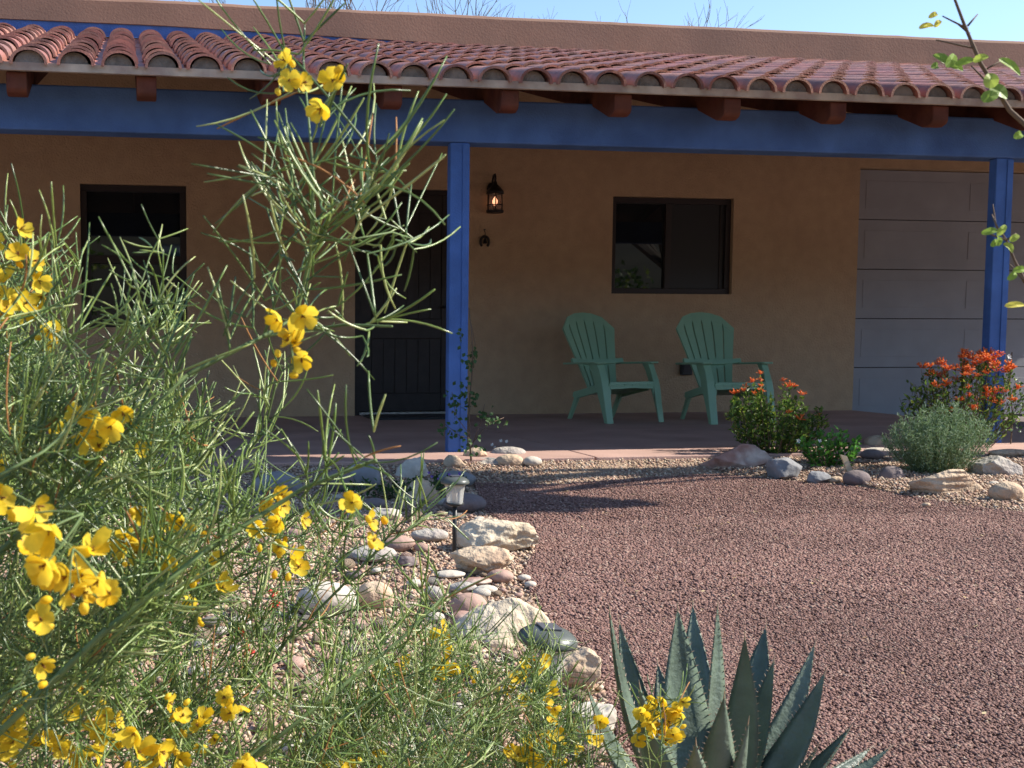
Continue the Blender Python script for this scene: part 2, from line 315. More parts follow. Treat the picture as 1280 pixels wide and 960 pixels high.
# porch roof: deck, tiles, mortar
EY = 6.50; EZ = 2.195; SL = .302
def roofz(y): return EZ+(y-EY)*SL
dk = MB().prism([(EY, EZ), (WY-.014, roofz(WY-.014)), (WY-.014, roofz(WY-.014)+.03), (EY, EZ+.03)], X0-.02, X1+.02, lambda u, v, w_: (w_, u, v))
hp(dk, 'roof_deck', M['deck'])
hp(MB().box(X0-.03, X1+.03, EY-.03, EY-.002, EZ+.0, EZ+.044), 'fascia', M['fascia'])
PITCH = .2425; ROW = .345; rows = 11; TX0 = -.2976-PITCH*16
tl = MB(); MOS = []; ncol = int((X1-TX0)/PITCH)+1
for c in range(ncol):
    cx = TX0+c*PITCH
    if cx < X0+.1: continue
    jx = random.uniform(-.006, .006)
    for r in range(rows):
        y0 = EY-.055+r*ROW; y1 = y0+ROW+.06
        if y1 > WY-.02: y1 = WY-.02
        j = random.uniform(-.006, .006)+jx; jz = random.uniform(0, .006)
        ra, rb = .103, .090
        for part in (0, 1):       # 0 cover barrel, 1 pan trough
            vs = []; nn = 12
            for (y, rr, lift) in ((y0, ra, .020), (y1, rb, .004)):
                z = roofz(y)+.036+jz
                for off in (0, -.016):
                    for q in range(nn+1):
                        a = math.pi*q/nn
                        if part == 0: vs.append((cx+j+math.cos(a)*(rr+off), y, z+lift-.012+max(0, math.sin(a))**.9*(rr+off)*.90))
                        else: vs.append((cx+PITCH/2+j-math.cos(a)*(.052+off), y+(.03 if y == y0 else 0), z+.012+(lift-.012)*.5-math.sin(a)*(.016+off*.2)))
            k = nn+1; fs = []
            for q in range(nn):
                fs += [(q, q+1, 2*k+q+1, 2*k+q), (k+q, 3*k+q, 3*k+q+1, k+q+1), (q, k+q, k+q+1, q+1), (2*k+q, 2*k+q+1, 3*k+q+1, 3*k+q)]
            tl.add(vs, fs)
    # mortar plug under the eave end of each barrel
    pr = [(cx+math.cos(math.pi*q/8)*.080, EZ+.036+math.sin(math.pi*q/8)*.074*(1+.12*noise.noise(Vector((c, q, 0))))) for q in range(9)]
    mo = MB(); MOS.append(mo); mo.prism(pr, EY-.018+random.uniform(-.008, .008), EY+.1, lambda u, v, w_: (u, w_, v))
t_ = hp(tl, 'roof_tiles', M['tile']); [hp(mo, 'eave_mortar', M['mortar']) for mo in MOS]
for p_ in t_.data.polygons: p_.use_smooth = True
try:
    t_.data.set_sharp_from_angle(angle=R(50))
except Exception: pass
hp(MB().box(X0, X1, 6.85, 7.02, 1.94, 2.205), 'porch_beam', M['bluebeam'], bevel=.012)
for k in range(-5, 17):                                     # vigas
    x = .10+.7145*k; v = MB()
    if x-.06 < X0: continue
    prof = [(EY+.015, roofz(EY+.015)-.003), (EY+.015, 2.105), (EY+.03, 2.085), (EY+.07, 2.072), (EY+.12, 2.078), (EY+.35, 2.206-.052+.03), (6.86, 2.186), (7.0, 2.207), (WY-.002, roofz(WY)-.145), (WY-.002, roofz(WY)-.003)]
    v.prism(prof, x-.056, x+.056, lambda u, v_, w_: (w_, u, v_)); hp(v, 'viga', M['viga'], bevel=.008)
def post(x):
    v = MB().box(x, x+.122, 6.853, 6.925, G, 1.938); o = hp(v, 'porch_post', M['blue'], bevel=.006)
    hp(MB().box(x+.078, x+.1225, 6.846, 6.8525, G, 1.93), 'trim_board', M['blue'], parent=o, bevel=.002)
for x in (1.976, 5.803, -1.85, 9.63): post(x)
# windows
def window(kind, W):
    a, b, z0, z1 = W; f = MB(); fw = .055; y0, y1 = WY+.045, WY+.13
    f.box(a, b, y0, y1, z1-fw, z1-.001).box(a, b, y0, y1, z0+.001, z0+fw).box(a+.001, a+fw, y0, y1, z0+fw, z1-fw).box(b-fw, b-.001, y0, y1, z0+fw, z1-fw)
    o = hp(f, 'window', M['frame'], bevel=.004)
    if kind == 'slider':
        xm = a+(b-a)*.48
        hp(MB().box(xm-.03, xm+.03, y0+.008, y1-.01, z0+fw, z1-fw), 'meeting_stile', M['frame'], o, bevel=.003)
        hp(MB().box(a+fw, xm-.03, y0+.045, y0+.052, z0+fw, z1-fw), 'pane', M['glass'], o)
        hp(MB().box(xm+.03, b-fw, y0+.028, y0+.033, z0+fw, z1-fw), 'screen', M['screen'], o)
        hp(MB().box(b-fw-.05, b-fw-.04, y0+.018, y0+.026, z0+fw, z1-fw), 'screen_edge', M['iron'], o)
    else:
        zm = z0+(z1-z0)*.48; g = MB().box(a+fw, b-fw, y0+.006, y1-.01, zm-.035, zm+.035)
        xc = (a+b)/2+.02; g.box(xc-.018, xc+.018, y0+.02, y1-.02, z0+fw, zm-.035)
        g.box(a+fw, a+fw+.03, y0+.02, y1-.02, z0+fw, zm-.035).box(b-fw-.03, b-fw, y0+.02, y1-.02, z0+fw, zm-.035)
        hp(g, 'meeting_rail', M['frame'], o, bevel=.003)
        hp(MB().box(a+fw, b-fw, y0+.045, y0+.05, zm+.035, z1-fw), 'pane', M['glass'], o); hp(MB().box(a+fw+.03, b-fw-.03, y0+.055, y0+.06, z0+fw, zm-.035), 'pane', M['glass'], o)
window('sash', WL); window('slider', WR)
# front door
a, b, z0, z1 = DR; d = MB(); yd = WY+.06
d.box(a+.05, b-.05, yd+.02, yd+.06, .035, z1-.05)
for (xa, xb) in ((a+.05, a+.17), (b-.17, b-.05)): d.box(xa, xb, yd+.002, yd+.019, .035, z1-.05)
for (za, zb) in ((.035, .20), (.72, .90), (z1-.20, z1-.05)): d.box(a+.171, b-.171, yd+.004, yd+.019, za, zb)
n = 6; wd = (b-a-.342)/n
for (za, zb) in ((.205, .715), (.905, z1-.205)):
    for i in range(n): d.box(a+.172+i*wd+.004, a+.172+(i+1)*wd-.004, yd+.012, yd+.019, za, zb)
door = hp(d, 'door', M['door'], bevel=.003)
hp(MB().box(a+.001, a+.049, yd-.02, yd+.09, 0.002, z1-.001).box(b-.049, b-.001, yd-.02, yd+.09, 0.002, z1-.001).box(a+.049, b-.049, yd-.02, yd+.09, z1-.05, z1-.001), 'door_frame', M['door'], door)
hp(MB().box(a+.05, b-.05, yd-.04, yd+.05, .002, .028), 'threshold', M['rock_grey'], door)
hd = MB().tube([(b-.11, yd-.0, 1.02), (b-.11, yd-.05, 1.02)], .014, 10).tube([(b-.11, yd-.05, 1.02), (b-.20, yd-.055, 1.015)], .009, 8).lathe([(.0, 0), (.028, .0), (.028, .01), (0, .01)], (0, 0, 0), 14)
hp(hd, 'handle', M['iron'], door)
# garage door
g = MB(); a, b, z0, z1 = GD; yg = WY+.10; nz = 5; hs = (z1-.004-(z0+.02))/nz
gp = MB()
for i in range(nz):
    za = z0+.02+i*hs; gp.box(a+.004, b-.004, yg, yg+.05, za+.004, za+hs-.004)
    for j in range(4):
        xa = a+.14+j*1.165; xb = xa+1.0
        gp.box(xa, xb, yg-.0035, yg-.0005, za+.11, za+hs-.11)
gd = hp(gp, 'garage_door', M['garage'], bevel=.006)
hp(MB().box(a+.004, b-.004, yg+.05, yg+.08, z0+.02, z1-.004), 'backing', M['frame'], gd)
hp(MB().box(a+.004, b-.004, yg+.005, yg+.045, z0+.002, z0+.0235), 'rubber_seal', M['plastic'], gd)
# ============================================================ things on the porch
L_ = onY(618, 242, WY-.09)
ln = thing('wall_lantern', 'black iron carriage lantern glowing warm on the wall beside the blue post', 'lantern', (L_.x, WY, L_.z))
def lp(mb, n, m, p=ln, **k): return mb.build(n, m, p, **k)
lp(MB().lathe([(0, -.012), (.045, -.010), (.05, 0), (.03, .01), (0, .012)], (0, 0, 0), 16).xf(Matrix.Translation((0, -.012, .06)) @ Matrix.Rotation(R(90), 4, 'X')), 'backplate', M['iron'], smooth=True)
lp(MB().tube([(0, -.01, .06), (0, -.03, .12), (0, -.06, .17), (0, -.10, .175), (0, -.115, .145), (0, -.11, .10)], .010, 8), 'arm', M['iron'], smooth=True)
lp(MB().lathe([(.008, .12), (.018, .10), (.022, .08), (.05, .055), (.078, .02), (.082, -.005), (.07, -.01)], (0, -.11, 0), 20), 'hood', M['iron'], smooth=True)
lc = MB().lathe([(.0, -.18), (.076, -.18), (.08, -.17), (.08, -.155), (.0, -.15)], (0, -.11, 0), 20)
for q in range(6):
    an = q*math.pi/3+.3; lc.tube([(.07*math.cos(an), -.11+.07*math.sin(an), -.005), (.073*math.cos(an), -.11+.073*math.sin(an), -.16)], .0055, 6)
lc.lathe([(.074, -.115), (.077, -.11), (.074, -.105)], (0, -.11, 0), 20, False)
lp(lc, 'cage', M['iron']); lp(MB().lathe([(.062, -.152), (.064, -.08), (.060, -.01)], (0, -.11, 0), 20, False), 'glass', M['lantern_glass'], smooth=True)
lp(MB().lathe([(0, -.112), (.014, -.108), (.024, -.085), (.024, -.068), (.014, -.045), (.004, -.032), (0, -.028)], (0, -.11, 0), 14), 'bulb', M['bulb'], smooth=True)
L_ = onY(606, 301, WY-.03)
hs_ = thing('horseshoe', 'small rusty horseshoe ornament hanging under the wall lantern', 'ornament', (L_.x, WY-.02, L_.z))
hs_pts = [(.040*math.cos(t)*(1.0), -.008, .052*math.sin(t)-.01) for t in [R(-50+i*280/16) for i in range(17)]]
MB().tube(hs_pts, .012, 8).build('shoe', M['iron'], hs_, smooth=True)
MB().tube([(0, -.01, .04), (.003, -.012, .07), (-.003, -.012, .09), (0, .0, .105)], .004, 6).tube([(0, .015, .105), (0, -.014, .105)], .006, 8).build('hook', M['iron'], hs_)
MB().lathe([(.004, .0), (.012, -.012), (.018, -.045), (.022, -.05), (.0, -.05)], (0, -.02, .025), 12).tube([(0, -.02, .02), (0, -.012, .045)], .003, 5).build('bell', M['iron'], hs_, smooth=True)
L_ = onY(858, 461, WY-.03)
ob = thing('outlet_box', 'dark weatherproof outlet box low on the wall behind the right chair', 'outlet', (L_.x, WY, L_.z))
MB().box(-.055, .055, -.05, -.001, -.06, .06).build('cover', M['plastic'], ob, bevel=.008); MB().box(-.04, .04, -.056, -.0505, -.035, .035).build('plate', M['frame'], ob, bevel=.002)
mt = thing('door_mat', 'dark doormat lying in front of the dark front door', 'mat', (2.52, WY-.33, 0))
mb = MB().box(-.42, .42, -.25, .25, .001, .014); mb.build('pad', M['plastic'], mt, bevel=.004)
rb = MB()
for i in range(14): rb.box(-.40, .40, -.235+i*.0345, -.215+i*.0345, .0145, .019)
rb.build('ribs', M['frame'], mt)
# ---- adirondack chair; local: faces -Y, origin on the floor between the front feet
def chair(label, loc, rz):
    t = thing('adirondack_chair', label, 'chair', loc, rz, 'green plastic chairs on the porch'); m = M['chair']
    rec = R(23); by = .50; bz = .24
    def bp(u, v, w_): return (u, by+v*math.sin(rec)+w_*math.cos(rec), bz+v*math.cos(rec)-w_*math.sin(rec))
    H_ = .775; b = MB(); ns = 6
    def halfw(v): return .145+.130*min(v/.60, 1)**1.1
    for i in range(ns):
        vs = []; fs = []; K = 22
        for k in range(K+1):
            q = k/K
            for e in (0, 1):
                fr = (i+e)/ns*2-1; ft = H_-.215+.215*math.sqrt(max(0, 1-(abs(fr)*.985)**2.0)); vv = q*ft; u = fr*halfw(vv)
                g = .006 if e == 0 else -.006
                if (i == 0 and e == 0) or (i == ns-1 and e == 1): g = 0
                if vv < .05 or vv > ft-.075 or abs(vv-.275) < .04: g = 0
                bow = .045*(fr*fr)
                for w_ in (-.010, .010): vs.append(bp(u+g, vv, w_-bow))
        for k in range(K):
            o = k*4; fs += [(o, o+4, o+6, o+2), (o+1, o+3, o+7, o+5), (o, o+1, o+5, o+4), (o+2, o+6, o+7, o+3)]
        fs += [(0, 2, 3, 1), (K*4, K*4+1, K*4+3, K*4+2)]; b.add(vs, fs)
    b.build('backrest', m, t)
    ra = MB(); vs = []; fs = []; K = 10
    for k in range(K+1):
        u = -1+2*k/K
        for v, w_ in ((.255, -.014), (.255, -.045), (.30, -.045), (.30, -.014)): vs.append(bp(u*.27, v, w_-.045*u*u*.8))
    for k in range(K):
        for q in range(4): fs.append((k*4+q, k*4+(q+1) % 4, k*4+4+(q+1) % 4, k*4+4+q))
    fs += [(0, 1, 2, 3), (K*4+3, K*4+2, K*4+1, K*4)]; ra.add(vs, fs).build('back_rail', m, t, bevel=.005)
    st = MB(); K = 14
    for i in range(6):
        x0 = -.235+i*.079; x1 = x0+.070; vs = []; fs = []
        for k in range(K+1):
            q = k/K; y = .04+q*.50; z = .365-.13*q-.025*math.sin(q*math.pi)-(.035*(1-q/.1)**2 if q < .1 else 0)
            for x in (x0, x1):
                for dz in (0, -.018): vs.append((x, y, z+dz))
        for k in range(K):
            o = k*4; fs += [(o, o+2, o+6, o+4), (o+1, o+5, o+7, o+3), (o, o+4, o+5, o+1), (o+2, o+3, o+7, o+6)]
        fs += [(0, 1, 3, 2), (K*4, K*4+2, K*4+3, K*4+1)]; st.add(vs, fs)
    st.build('seat', m, t)
    ap = [(-.225, .352), (.225, .352), (.222, .22), (.215, .22)]+[(.212*math.cos(math.pi*i/14), .235+.065*math.sin(math.pi*i/14)**.45) for i in range(1, 14)]+[(-.215, .22), (-.222, .22)]
    ap = [(-.225, .350), (.225, .350), (.225, .225)]+[((.215)*(1 if i < 5 else -1 if i > 9 else (7-i)/7*1.45)*1.0, .225+.07*math.sin(math.pi*i/14)**.5) for i in range(1, 14)]+[(-.225, .225)]
    MB().prism(ap, .035, .058, lambda u, v, w_: (u, w_+.10*(v-.225), v)).build('apron', m, t, bevel=.004)
    for sgn in (-1, 1):
        fl = MB(); secs = []
        for z, yf, dpt, xw in ((0, -.03, .055, .062), (.03, -.022, .058, .062), (.15, .008, .075, .066), (.28, .035, .105, .074), (.36, .06, .12, .070), (.44, .10, .12, .060), (.505, .135, .14, .066)):
            cx = sgn*(.262+.0*z); a_ = sgn*xw/2; secs.append([(cx-a_, yf, z), (cx+a_, yf+.006, z), (cx+a_, yf+dpt, z), (cx-a_+a_*1.2, yf+dpt, z)])
        vs = [p for q in secs for p in q]; fs = [(3, 2, 1, 0), tuple(len(vs)-4+k for k in range(4))]
        for k in range(len(secs)-1):
            for q in range(4): fs.append((k*4+q, k*4+(q+1) % 4, k*4+4+(q+1) % 4, k*4+4+q))
        fl.add(vs, fs).build('front_leg', m, t, bevel=.006)
        cx = sgn*.225
        MB().prism([(.47, .24), (.53, .24), (.645, .012), (.66, 0), (.615, 0)], cx-.014, cx+.014, lambda u, v, w_: (w_, u, v)).build('rear_leg', m, t, bevel=.004)
        MB().prism([(.10, .345), (.56, .245), (.57, .20), (.50, .19), (.30, .235), (.12, .27)], cx-.010+sgn*.008, cx+.010+sgn*.008, lambda u, v, w_: (w_, u, v)).build('side_rail', m, t, bevel=.004)
        ar = [(.10, -.040), (.115, -.055), (.30, -.050), (.60, -.020), (.66, -.018), (.66, .016), (.55, .018), (.36, .035), (.115, .045), (.10, .034)]
        MB().prism([(u, v*sgn*-1) for u, v in ar], .503, .521, lambda u, v, w_: (sgn*.272+v, u, w_-.03*max(0, u-.1))).build('arm', m, t, bevel=.006)
    return t
def feet_mid(px, py, an): f_ = onZ(px, py, 0); return (f_.x+math.cos(an)*.262, f_.y+math.sin(an)*.262+.03, 0)
chair('faded green plastic adirondack chair on the left, nearer the door', feet_mid(763, 530, R(12)), R(12))
chair('faded green plastic adirondack chair partly behind the orange flowering bush', feet_mid(894, 531, R(-1)), R(-1))
# ============================================================ ROCKS
def rockmesh(sx, sy, sz, kind, seed, sub=4):
    bm = bmesh.new(); bmesh.ops.create_icosphere(bm, subdivisions=sub, radius=1); o = Vector((seed*13.7, seed*5.1, seed*3.3))
    rr = random.Random(seed); cuts = []; rough = kind in ('rough', 'peak')
    if rough or kind == 'strata':
        for _ in range(13 if rough else 5):
            n_ = Vector((rr.gauss(0, 1), rr.gauss(0, 1), rr.gauss(0, .9))).normalized(); cuts.append((n_, rr.uniform(.60, .88)))
    for v in bm.verts:
        p = v.co.copy()
        if rough or kind == 'strata': p = Vector([math.copysign(abs(c_)**.82, c_) for c_ in p])
        for n_, d in cuts:
            e = p.dot(n_)-d
            if e > 0: p -= n_*e*.94
        q = 1+(.20 if rough else .08)*noise.noise(p*1.2+o)
        if rough:
            q += .09*noise.noise(p*3.2+o)+.035*noise.noise(p*8+o)+.03*abs(noise.noise(p*17+o))-.10*max(0, noise.noise(p*5+o*2)-.28)
        if kind == 'slab': q += .06*noise.noise(p*4+o)
        p *= q
        if kind == 'peak':
            k = max(p.z, 0); p.x = p.x*(1-.62*k)+.10*k; p.y *= (1-.45*k)
        elif rough:
            k = max(p.z, 0); p.x *= (1-.12*k); p.y *= (1-.1*k)
        if kind == 'strata': q2 = noise.noise(Vector((p.x*1.2, p.y*1.2, p.z*9))+o); p.x *= 1+.05*q2; p.y *= 1+.14*q2; p.z *= 1+.12*noise.noise(p*1.1+o)
        v.co = p
    ex = [max(abs(v.co[k]) for v in bm.verts) for k in (0, 1)]; tz = max(v.co.z for v in bm.verts)
    for v in bm.verts: v.co = Vector((v.co.x/ex[0]*sx, v.co.y/ex[1]*sy, v.co.z/tz*sz))
    me = bpy.data.meshes.new('rock'); bm.to_mesh(me); bm.free()
    for p_ in me.polygons: p_.use_smooth = True
    if rough: me.set_sharp_from_angle(angle=R(48))
    return me
seed = [0]
def rock(cx, yb, wpx, hpx, kind, m, label, base=None, rz=None, deep=.75, sink=.12, group=None, name='rock', cat='rock'):
    seed[0] += 1; bz = G if base is None else base; B = onZ(cx, yb, bz)
    for _ in range(4):
        if base is None and 595 > yb and 555 < cx < 1240 or base is None and B.y > 5.9: bz = float(zground(np.array([B.x]), np.array([min(B.y, 6.3)]))[0])+.008; B = onZ(cx, yb, bz)
    d = (B-CAM).dot(_f); sx = wpx/2*d/FPX*1.06; h = hpx*d/FPX
    sy = min(sx*deep, h*1.6); dn = .8/d; hz = max(h-sy*dn*.9, h*.5)
    me = rockmesh(sx, sy, hz*(.62 if kind != 'peak' else .85), kind, seed[0], (5 if wpx > 55 else 4) if wpx > 25 else 3)
    o = link(name, me, M[m]); o.location = (B.x, B.y+sy*.85, bz+hz*(.38 if kind != 'peak' else .12)); o.rotation_euler = (0, 0, (rz if rz is not None else random.uniform(-.2, .2)))
    return tag(o, label, cat, group)
rock(633, 690, 102, 44, 'rough', 'rock_cream', 'large cream boulder just right of the solar path light, topmost of the edge boulders', rz=.1, deep=.7)
rock(614, 719, 80, 38, 'rough', 'rock_tan', 'rough tan boulder at the foot of the cream boulder right of the path light')
rock(645, 808, 130, 68, 'peak', 'rock_cream', 'largest peaked cream boulder beside the shaded stump of the near path light', rz=.15, deep=.75)
rock(722, 866, 72, 60, 'rough', 'rock_tan', 'tan boulder between the largest boulder and the agave', rz=-.4)
rock(752, 935, 62, 58, 'rough', 'rock_pale', 'pale boulder touching the left side of the agave', rz=.5)
rock(629, 728, 32, 17, 'round', 'rock_pink', 'smooth pink stone at the lower right foot of the rough tan boulder')
rock(657, 726, 16, 8, 'round', 'rock_pale', 'small cream stone lying right of the smooth pink stone')
rock(665, 734, 15, 8, 'round', 'rock_pale', 'small white stone out on the edge of the red gravel')
rock(590, 772, 46, 32, 'round', 'rock_pink', 'rounded pink river stone upper left of the largest boulder')
rock(582, 783, 36, 20, 'round', 'rock_red', 'dull red stone tucked under the rounded pink river stone')
rock(566, 723, 38, 10, 'round', 'rock_pale', 'thin white oval stone left of the rough tan boulder')
rock(582, 741, 34, 14, 'round', 'rock_grey', 'flat grey green stone below the thin white oval stone')
rock(611, 742, 28, 11, 'slab', 'rock_pale', 'flat pale stone right of the grey green stone')
rock(599, 731, 40, 9, 'slab', 'rock_red', 'flat reddish stone below the rough tan boulder')
rock(541, 677, 46, 17, 'round', 'rock_grey', 'long grey cobble just left of the path light stake')
rock(500, 689, 44, 21, 'round', 'rock_pink', 'smooth rosy cobble left of the long grey cobble')
rock(470, 703, 62, 22, 'slab', 'rock_grey', 'wide flat grey slab below the rosy cobble', deep=.9)
rock(508, 707, 30, 14, 'rough', 'rock_dark', 'small dark rock on the pea gravel below the rosy cobble')
rock(544, 752, 26, 20, 'round', 'rock_grey', 'upright grey cobble amid the pea gravel left of the pink river stone')
rock(471, 761, 46, 36, 'round', 'rock_tan', 'tan cobble behind the yellow flowering needles left of the upright grey cobble')
rock(412, 772, 74, 46, 'round', 'rock_pale', 'big pale cobble mostly behind the needles left of the tan cobble')
rock(511, 762, 30, 12, 'slab', 'rock_red', 'thin reddish stone between the tan cobble and the upright grey cobble')
rock(522, 734, 24, 10, 'slab', 'rock_pale', 'thin whitish stone above the thin reddish stone')
rock(528, 627, 60, 32, 'peak', 'rock_tan', 'wedge shaped tan rock with a sunlit top behind the path light', rz=.5)
rock(586, 640, 54, 24, 'round', 'rock_dark', 'rounded shaded rock right behind the head of the path light')  # dark material carries the shade that falls on this rock
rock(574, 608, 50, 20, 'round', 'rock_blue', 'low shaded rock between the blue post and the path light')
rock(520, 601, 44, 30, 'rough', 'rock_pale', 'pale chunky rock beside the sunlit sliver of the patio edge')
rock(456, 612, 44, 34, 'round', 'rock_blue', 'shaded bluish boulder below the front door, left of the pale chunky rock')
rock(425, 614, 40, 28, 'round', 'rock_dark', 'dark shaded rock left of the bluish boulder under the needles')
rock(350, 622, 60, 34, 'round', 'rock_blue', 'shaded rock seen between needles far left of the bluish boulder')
rock(486, 651, 38, 17, 'rough', 'rock_pale', 'small white rock left of the wedge shaped tan rock')
rock(470, 636, 30, 14, 'round', 'rock_dark', 'dark stone just above the small white rock')
rock(560, 632, 22, 10, 'round', 'rock_grey', 'little shaded stone under the path light head')
rock(613, 591, 48, 20, 'rough', 'rock_grey', 'angular grey rock at the foot of the blue post')
rock(641, 585, 34, 18, 'round', 'rock_tan', 'round tan rock with a hollow right of the angular grey rock')
rock(640, 573, 42, 15, 'round', 'rock_grey', 'smooth brownish rock topmost of the pile right of the blue post')
rock(600, 577, 34, 18, 'rough', 'rock_tan', 'craggy tan rock behind the thin vine stem at the post')
rock(570, 584, 26, 16, 'rough', 'rock_tan', 'crumbly tan rock directly below the blue post')
rock(668, 582, 24, 12, 'round', 'rock_pale', 'pale rock at the right end of the pile by the post')
rock(757, 589, 70, 11, 'slab', 'rock_cream', 'flat cream stepping stone in the tan gravel strip', deep=.5, sink=.3)
rock(897, 570, 18, 8, 'round', 'rock_red', 'small dark red stone against the patio edge')
rock(937, 591, 96, 38, 'rough', 'rock_red', 'long rock with pale top and red side below the left orange bush', rz=.05, deep=.5)
rock(988, 599, 40, 28, 'rough', 'rock_blue', 'bluish rock right of the long red sided rock')
rock(1027, 604, 32, 16, 'rough', 'rock_blue', 'small pale blue rock in front of the glossy green plant')
rock(1049, 604, 20, 9, 'round', 'rock_tan', 'little orange tan stone in front of the glossy green plant')
rock(1077, 607, 32, 20, 'round', 'rock_dark', 'dark grey rock left of the round violet grey rock')
rock(1121, 605, 32, 23, 'round', 'rock_dark', 'round violet grey rock left of the grey green bush')
rock(1200, 620, 98, 36, 'strata', 'rock_tan', 'long striated rock in front of the grey green bush', rz=-.05, deep=.45)
rock(1256, 602, 58, 34, 'rough', 'rock_grey', 'peaked grey rock at the right picture edge')
rock(1268, 628, 40, 27, 'round', 'rock_tan', 'rounded tan rock lowest at the right picture edge')
rock(1107, 560, 38, 17, 'round', 'rock_tan', 'rounded brown rock in the bed between the green plant and the grey green bush')
rock(1106, 567, 38, 8, 'slab', 'rock_pale', 'flat pale rock under the rounded brown rock')
rock(1096, 574, 28, 13, 'round', 'rock_dark', 'small dark rock in front of the flat pale rock')
rock(1272, 570, 54, 9, 'slab', 'rock_tan', 'flat tan slab under the tall orange bush at the right edge', deep=.8)
rock(1274, 562, 46, 8, 'slab', 'rock_red', 'reddish slab stacked on the flat tan slab at the right edge', base=G+.03)
rock(1196, 600, 16, 9, 'round', 'rock_pale', 'small white stone behind the long striated rock')
rock(1247, 611, 18, 10, 'round', 'rock_pale', 'small white stone right of the long striated rock')
rock(1160, 633, 10, 5, 'round', 'rock_tan', 'lone tiny tan stone on the red gravel at the right')
# small cobbles strewn over the bed
cm = [(rockmesh(1, .8, .5, 'round', 100+i, 2)) for i in range(7)]
for i, me in enumerate(cm): me.materials.append(M[('rock_pink', 'rock_grey', 'rock_pale', 'rock_tan', 'rock_dark', 'rock_red', 'rock_tan')[i]])
cnt = 0; rr = random.Random(5)
big = [(o.location.x, o.location.y) for o in bpy.data.objects if o.name.startswith('rock')]
while cnt < 270:
    px, py = rr.uniform(200, 760), rr.uniform(600, 985); q = onZ(px, py, G)
    if not inpoly(np.array([q.x+.03]), np.array([q.y]), bed)[0] or min(math.hypot(q.x-a_, q.y-b_) for a_, b_ in big) < .05: continue
    big.append((q.x, q.y)); k = rr.randrange(7); s_ = rr.choice([.014, .018, .024, .030, .038])*(1 if py < 800 else .8)
    o = link('cobble', cm[k], None); o.location = (q.x, q.y, G+s_*.25); o.scale = (s_, s_, s_); o.rotation_euler = (0, 0, rr.uniform(0, 6.28))
    tag(o, 'small river cobble among the tan pea gravel', 'stone', 'small cobbles in the pea gravel'); cnt += 1
# ============================================================ SOLAR PATH LIGHTS
def pathlight(label, px, py, base=None):
    B = base if base else onZ(px, py, G)
    t = thing('path_light', label, 'path light', B, 0, 'solar path lights')
    MB().tube([(0, 0, -.03), (0, 0, .185)], .0085, 10).build('stake', M['plastic'], t, smooth=True)
    MB().lathe([(.010, .175), (.022, .18), (.034, .186), (.034, .192), (.020, .193)], n=24).build('socket', M['plastic'], t, smooth=True)
    gl = MB(); K = 40; pr = [(.030, .192), (.031, .21), (.034, .235), (.038, .256), (.040, .262)]; vs = []; fs = []
    for (r_, z) in pr:
        for j in range(K): a = 2*math.pi*j/K; rr_ = r_*(1+.035*math.cos(a*10)); vs.append((rr_*math.cos(a), rr_*math.sin(a), z))
    for i in range(len(pr)-1):
        for j in range(K): fs.append((i*K+j, i*K+(j+1) % K, (i+1)*K+(j+1) % K, (i+1)*K+j))
    gl.add(vs, fs).build('lens', M['clear'], t, smooth=True)
    MB().lathe([(.0, .195), (.010, .195), (.009, .225), (.013, .24), (.0, .242)], n=14).build('reflector', M['rock_pale'], t, smooth=True)
    cp = MB().lathe([(.036, .262), (.052, .263), (.0535, .268), (.050, .276), (.040, .284), (.026, .289), (0, .291)], n=32).build('cap', M['cap'], t, smooth=True)
    MB().box(-.018, .018, -.018, .018, .2895, .2935).build('solar_panel', M['solar'], cp, bevel=.001)
    return t
pathlight('black solar path light standing among the river stones by the gravel edge', 568, 692)
q = onZ(664, 794, G+.27); p2_ = pathlight('solar path light half hidden by the yellow flowering shrub in front of the largest boulder', 0, 0, Vector((q.x, q.y, G-.0))); p2_.rotation_euler = (R(4), R(5), 0)
stk = thing('wooden_stake', 'thin weathered stake leaning in the bed by the glossy green plant', 'stake', onZ(1066, 598, G))
MB().prism([(-.02, 0), (.014, 0), (-.045, .13), (-.085, .14)], -.006, .006, lambda u, v, w_: (u, w_, v)).build('board', M['straw'], stk)
# ============================================================ PLANTS
def leafquads(mb, p, d, nrm, L, Wd, fold=.25, bend=0.1):
    d = Vector(d).normalized(); s = d.cross(nrm); s = s.normalized() if s.length > 1e-5 else d.orthogonal(); n_ = s.cross(d)
    p = Vector(p); a = p+d*L*.5+n_*L*bend; tip = p+d*L
    l = p+d*L*.45+s*Wd*.5+n_*Wd*fold; r = p+d*L*.45-s*Wd*.5+n_*Wd*fold
    mb.add([p, l, tip, r, a], [(0, 4, 1), (1, 4, 2), (2, 4, 3), (3, 4, 0)])
def rv(r=1.0): return Vector((random.gauss(0, 1), random.gauss(0, 1), random.gauss(0, 1))).normalized()*r
def curve(p0, p1, bulge, n=6, wob=.0):
    p0 = Vector(p0); p1 = Vector(p1); out = []
    for i in range(n):
        t = i/(n-1); q = p0.lerp(p1, t)+Vector(bulge)*(4*t*(1-t))
        if wob and 0 < i < n-1: q += rv(wob)
        out.append(q)
    return out
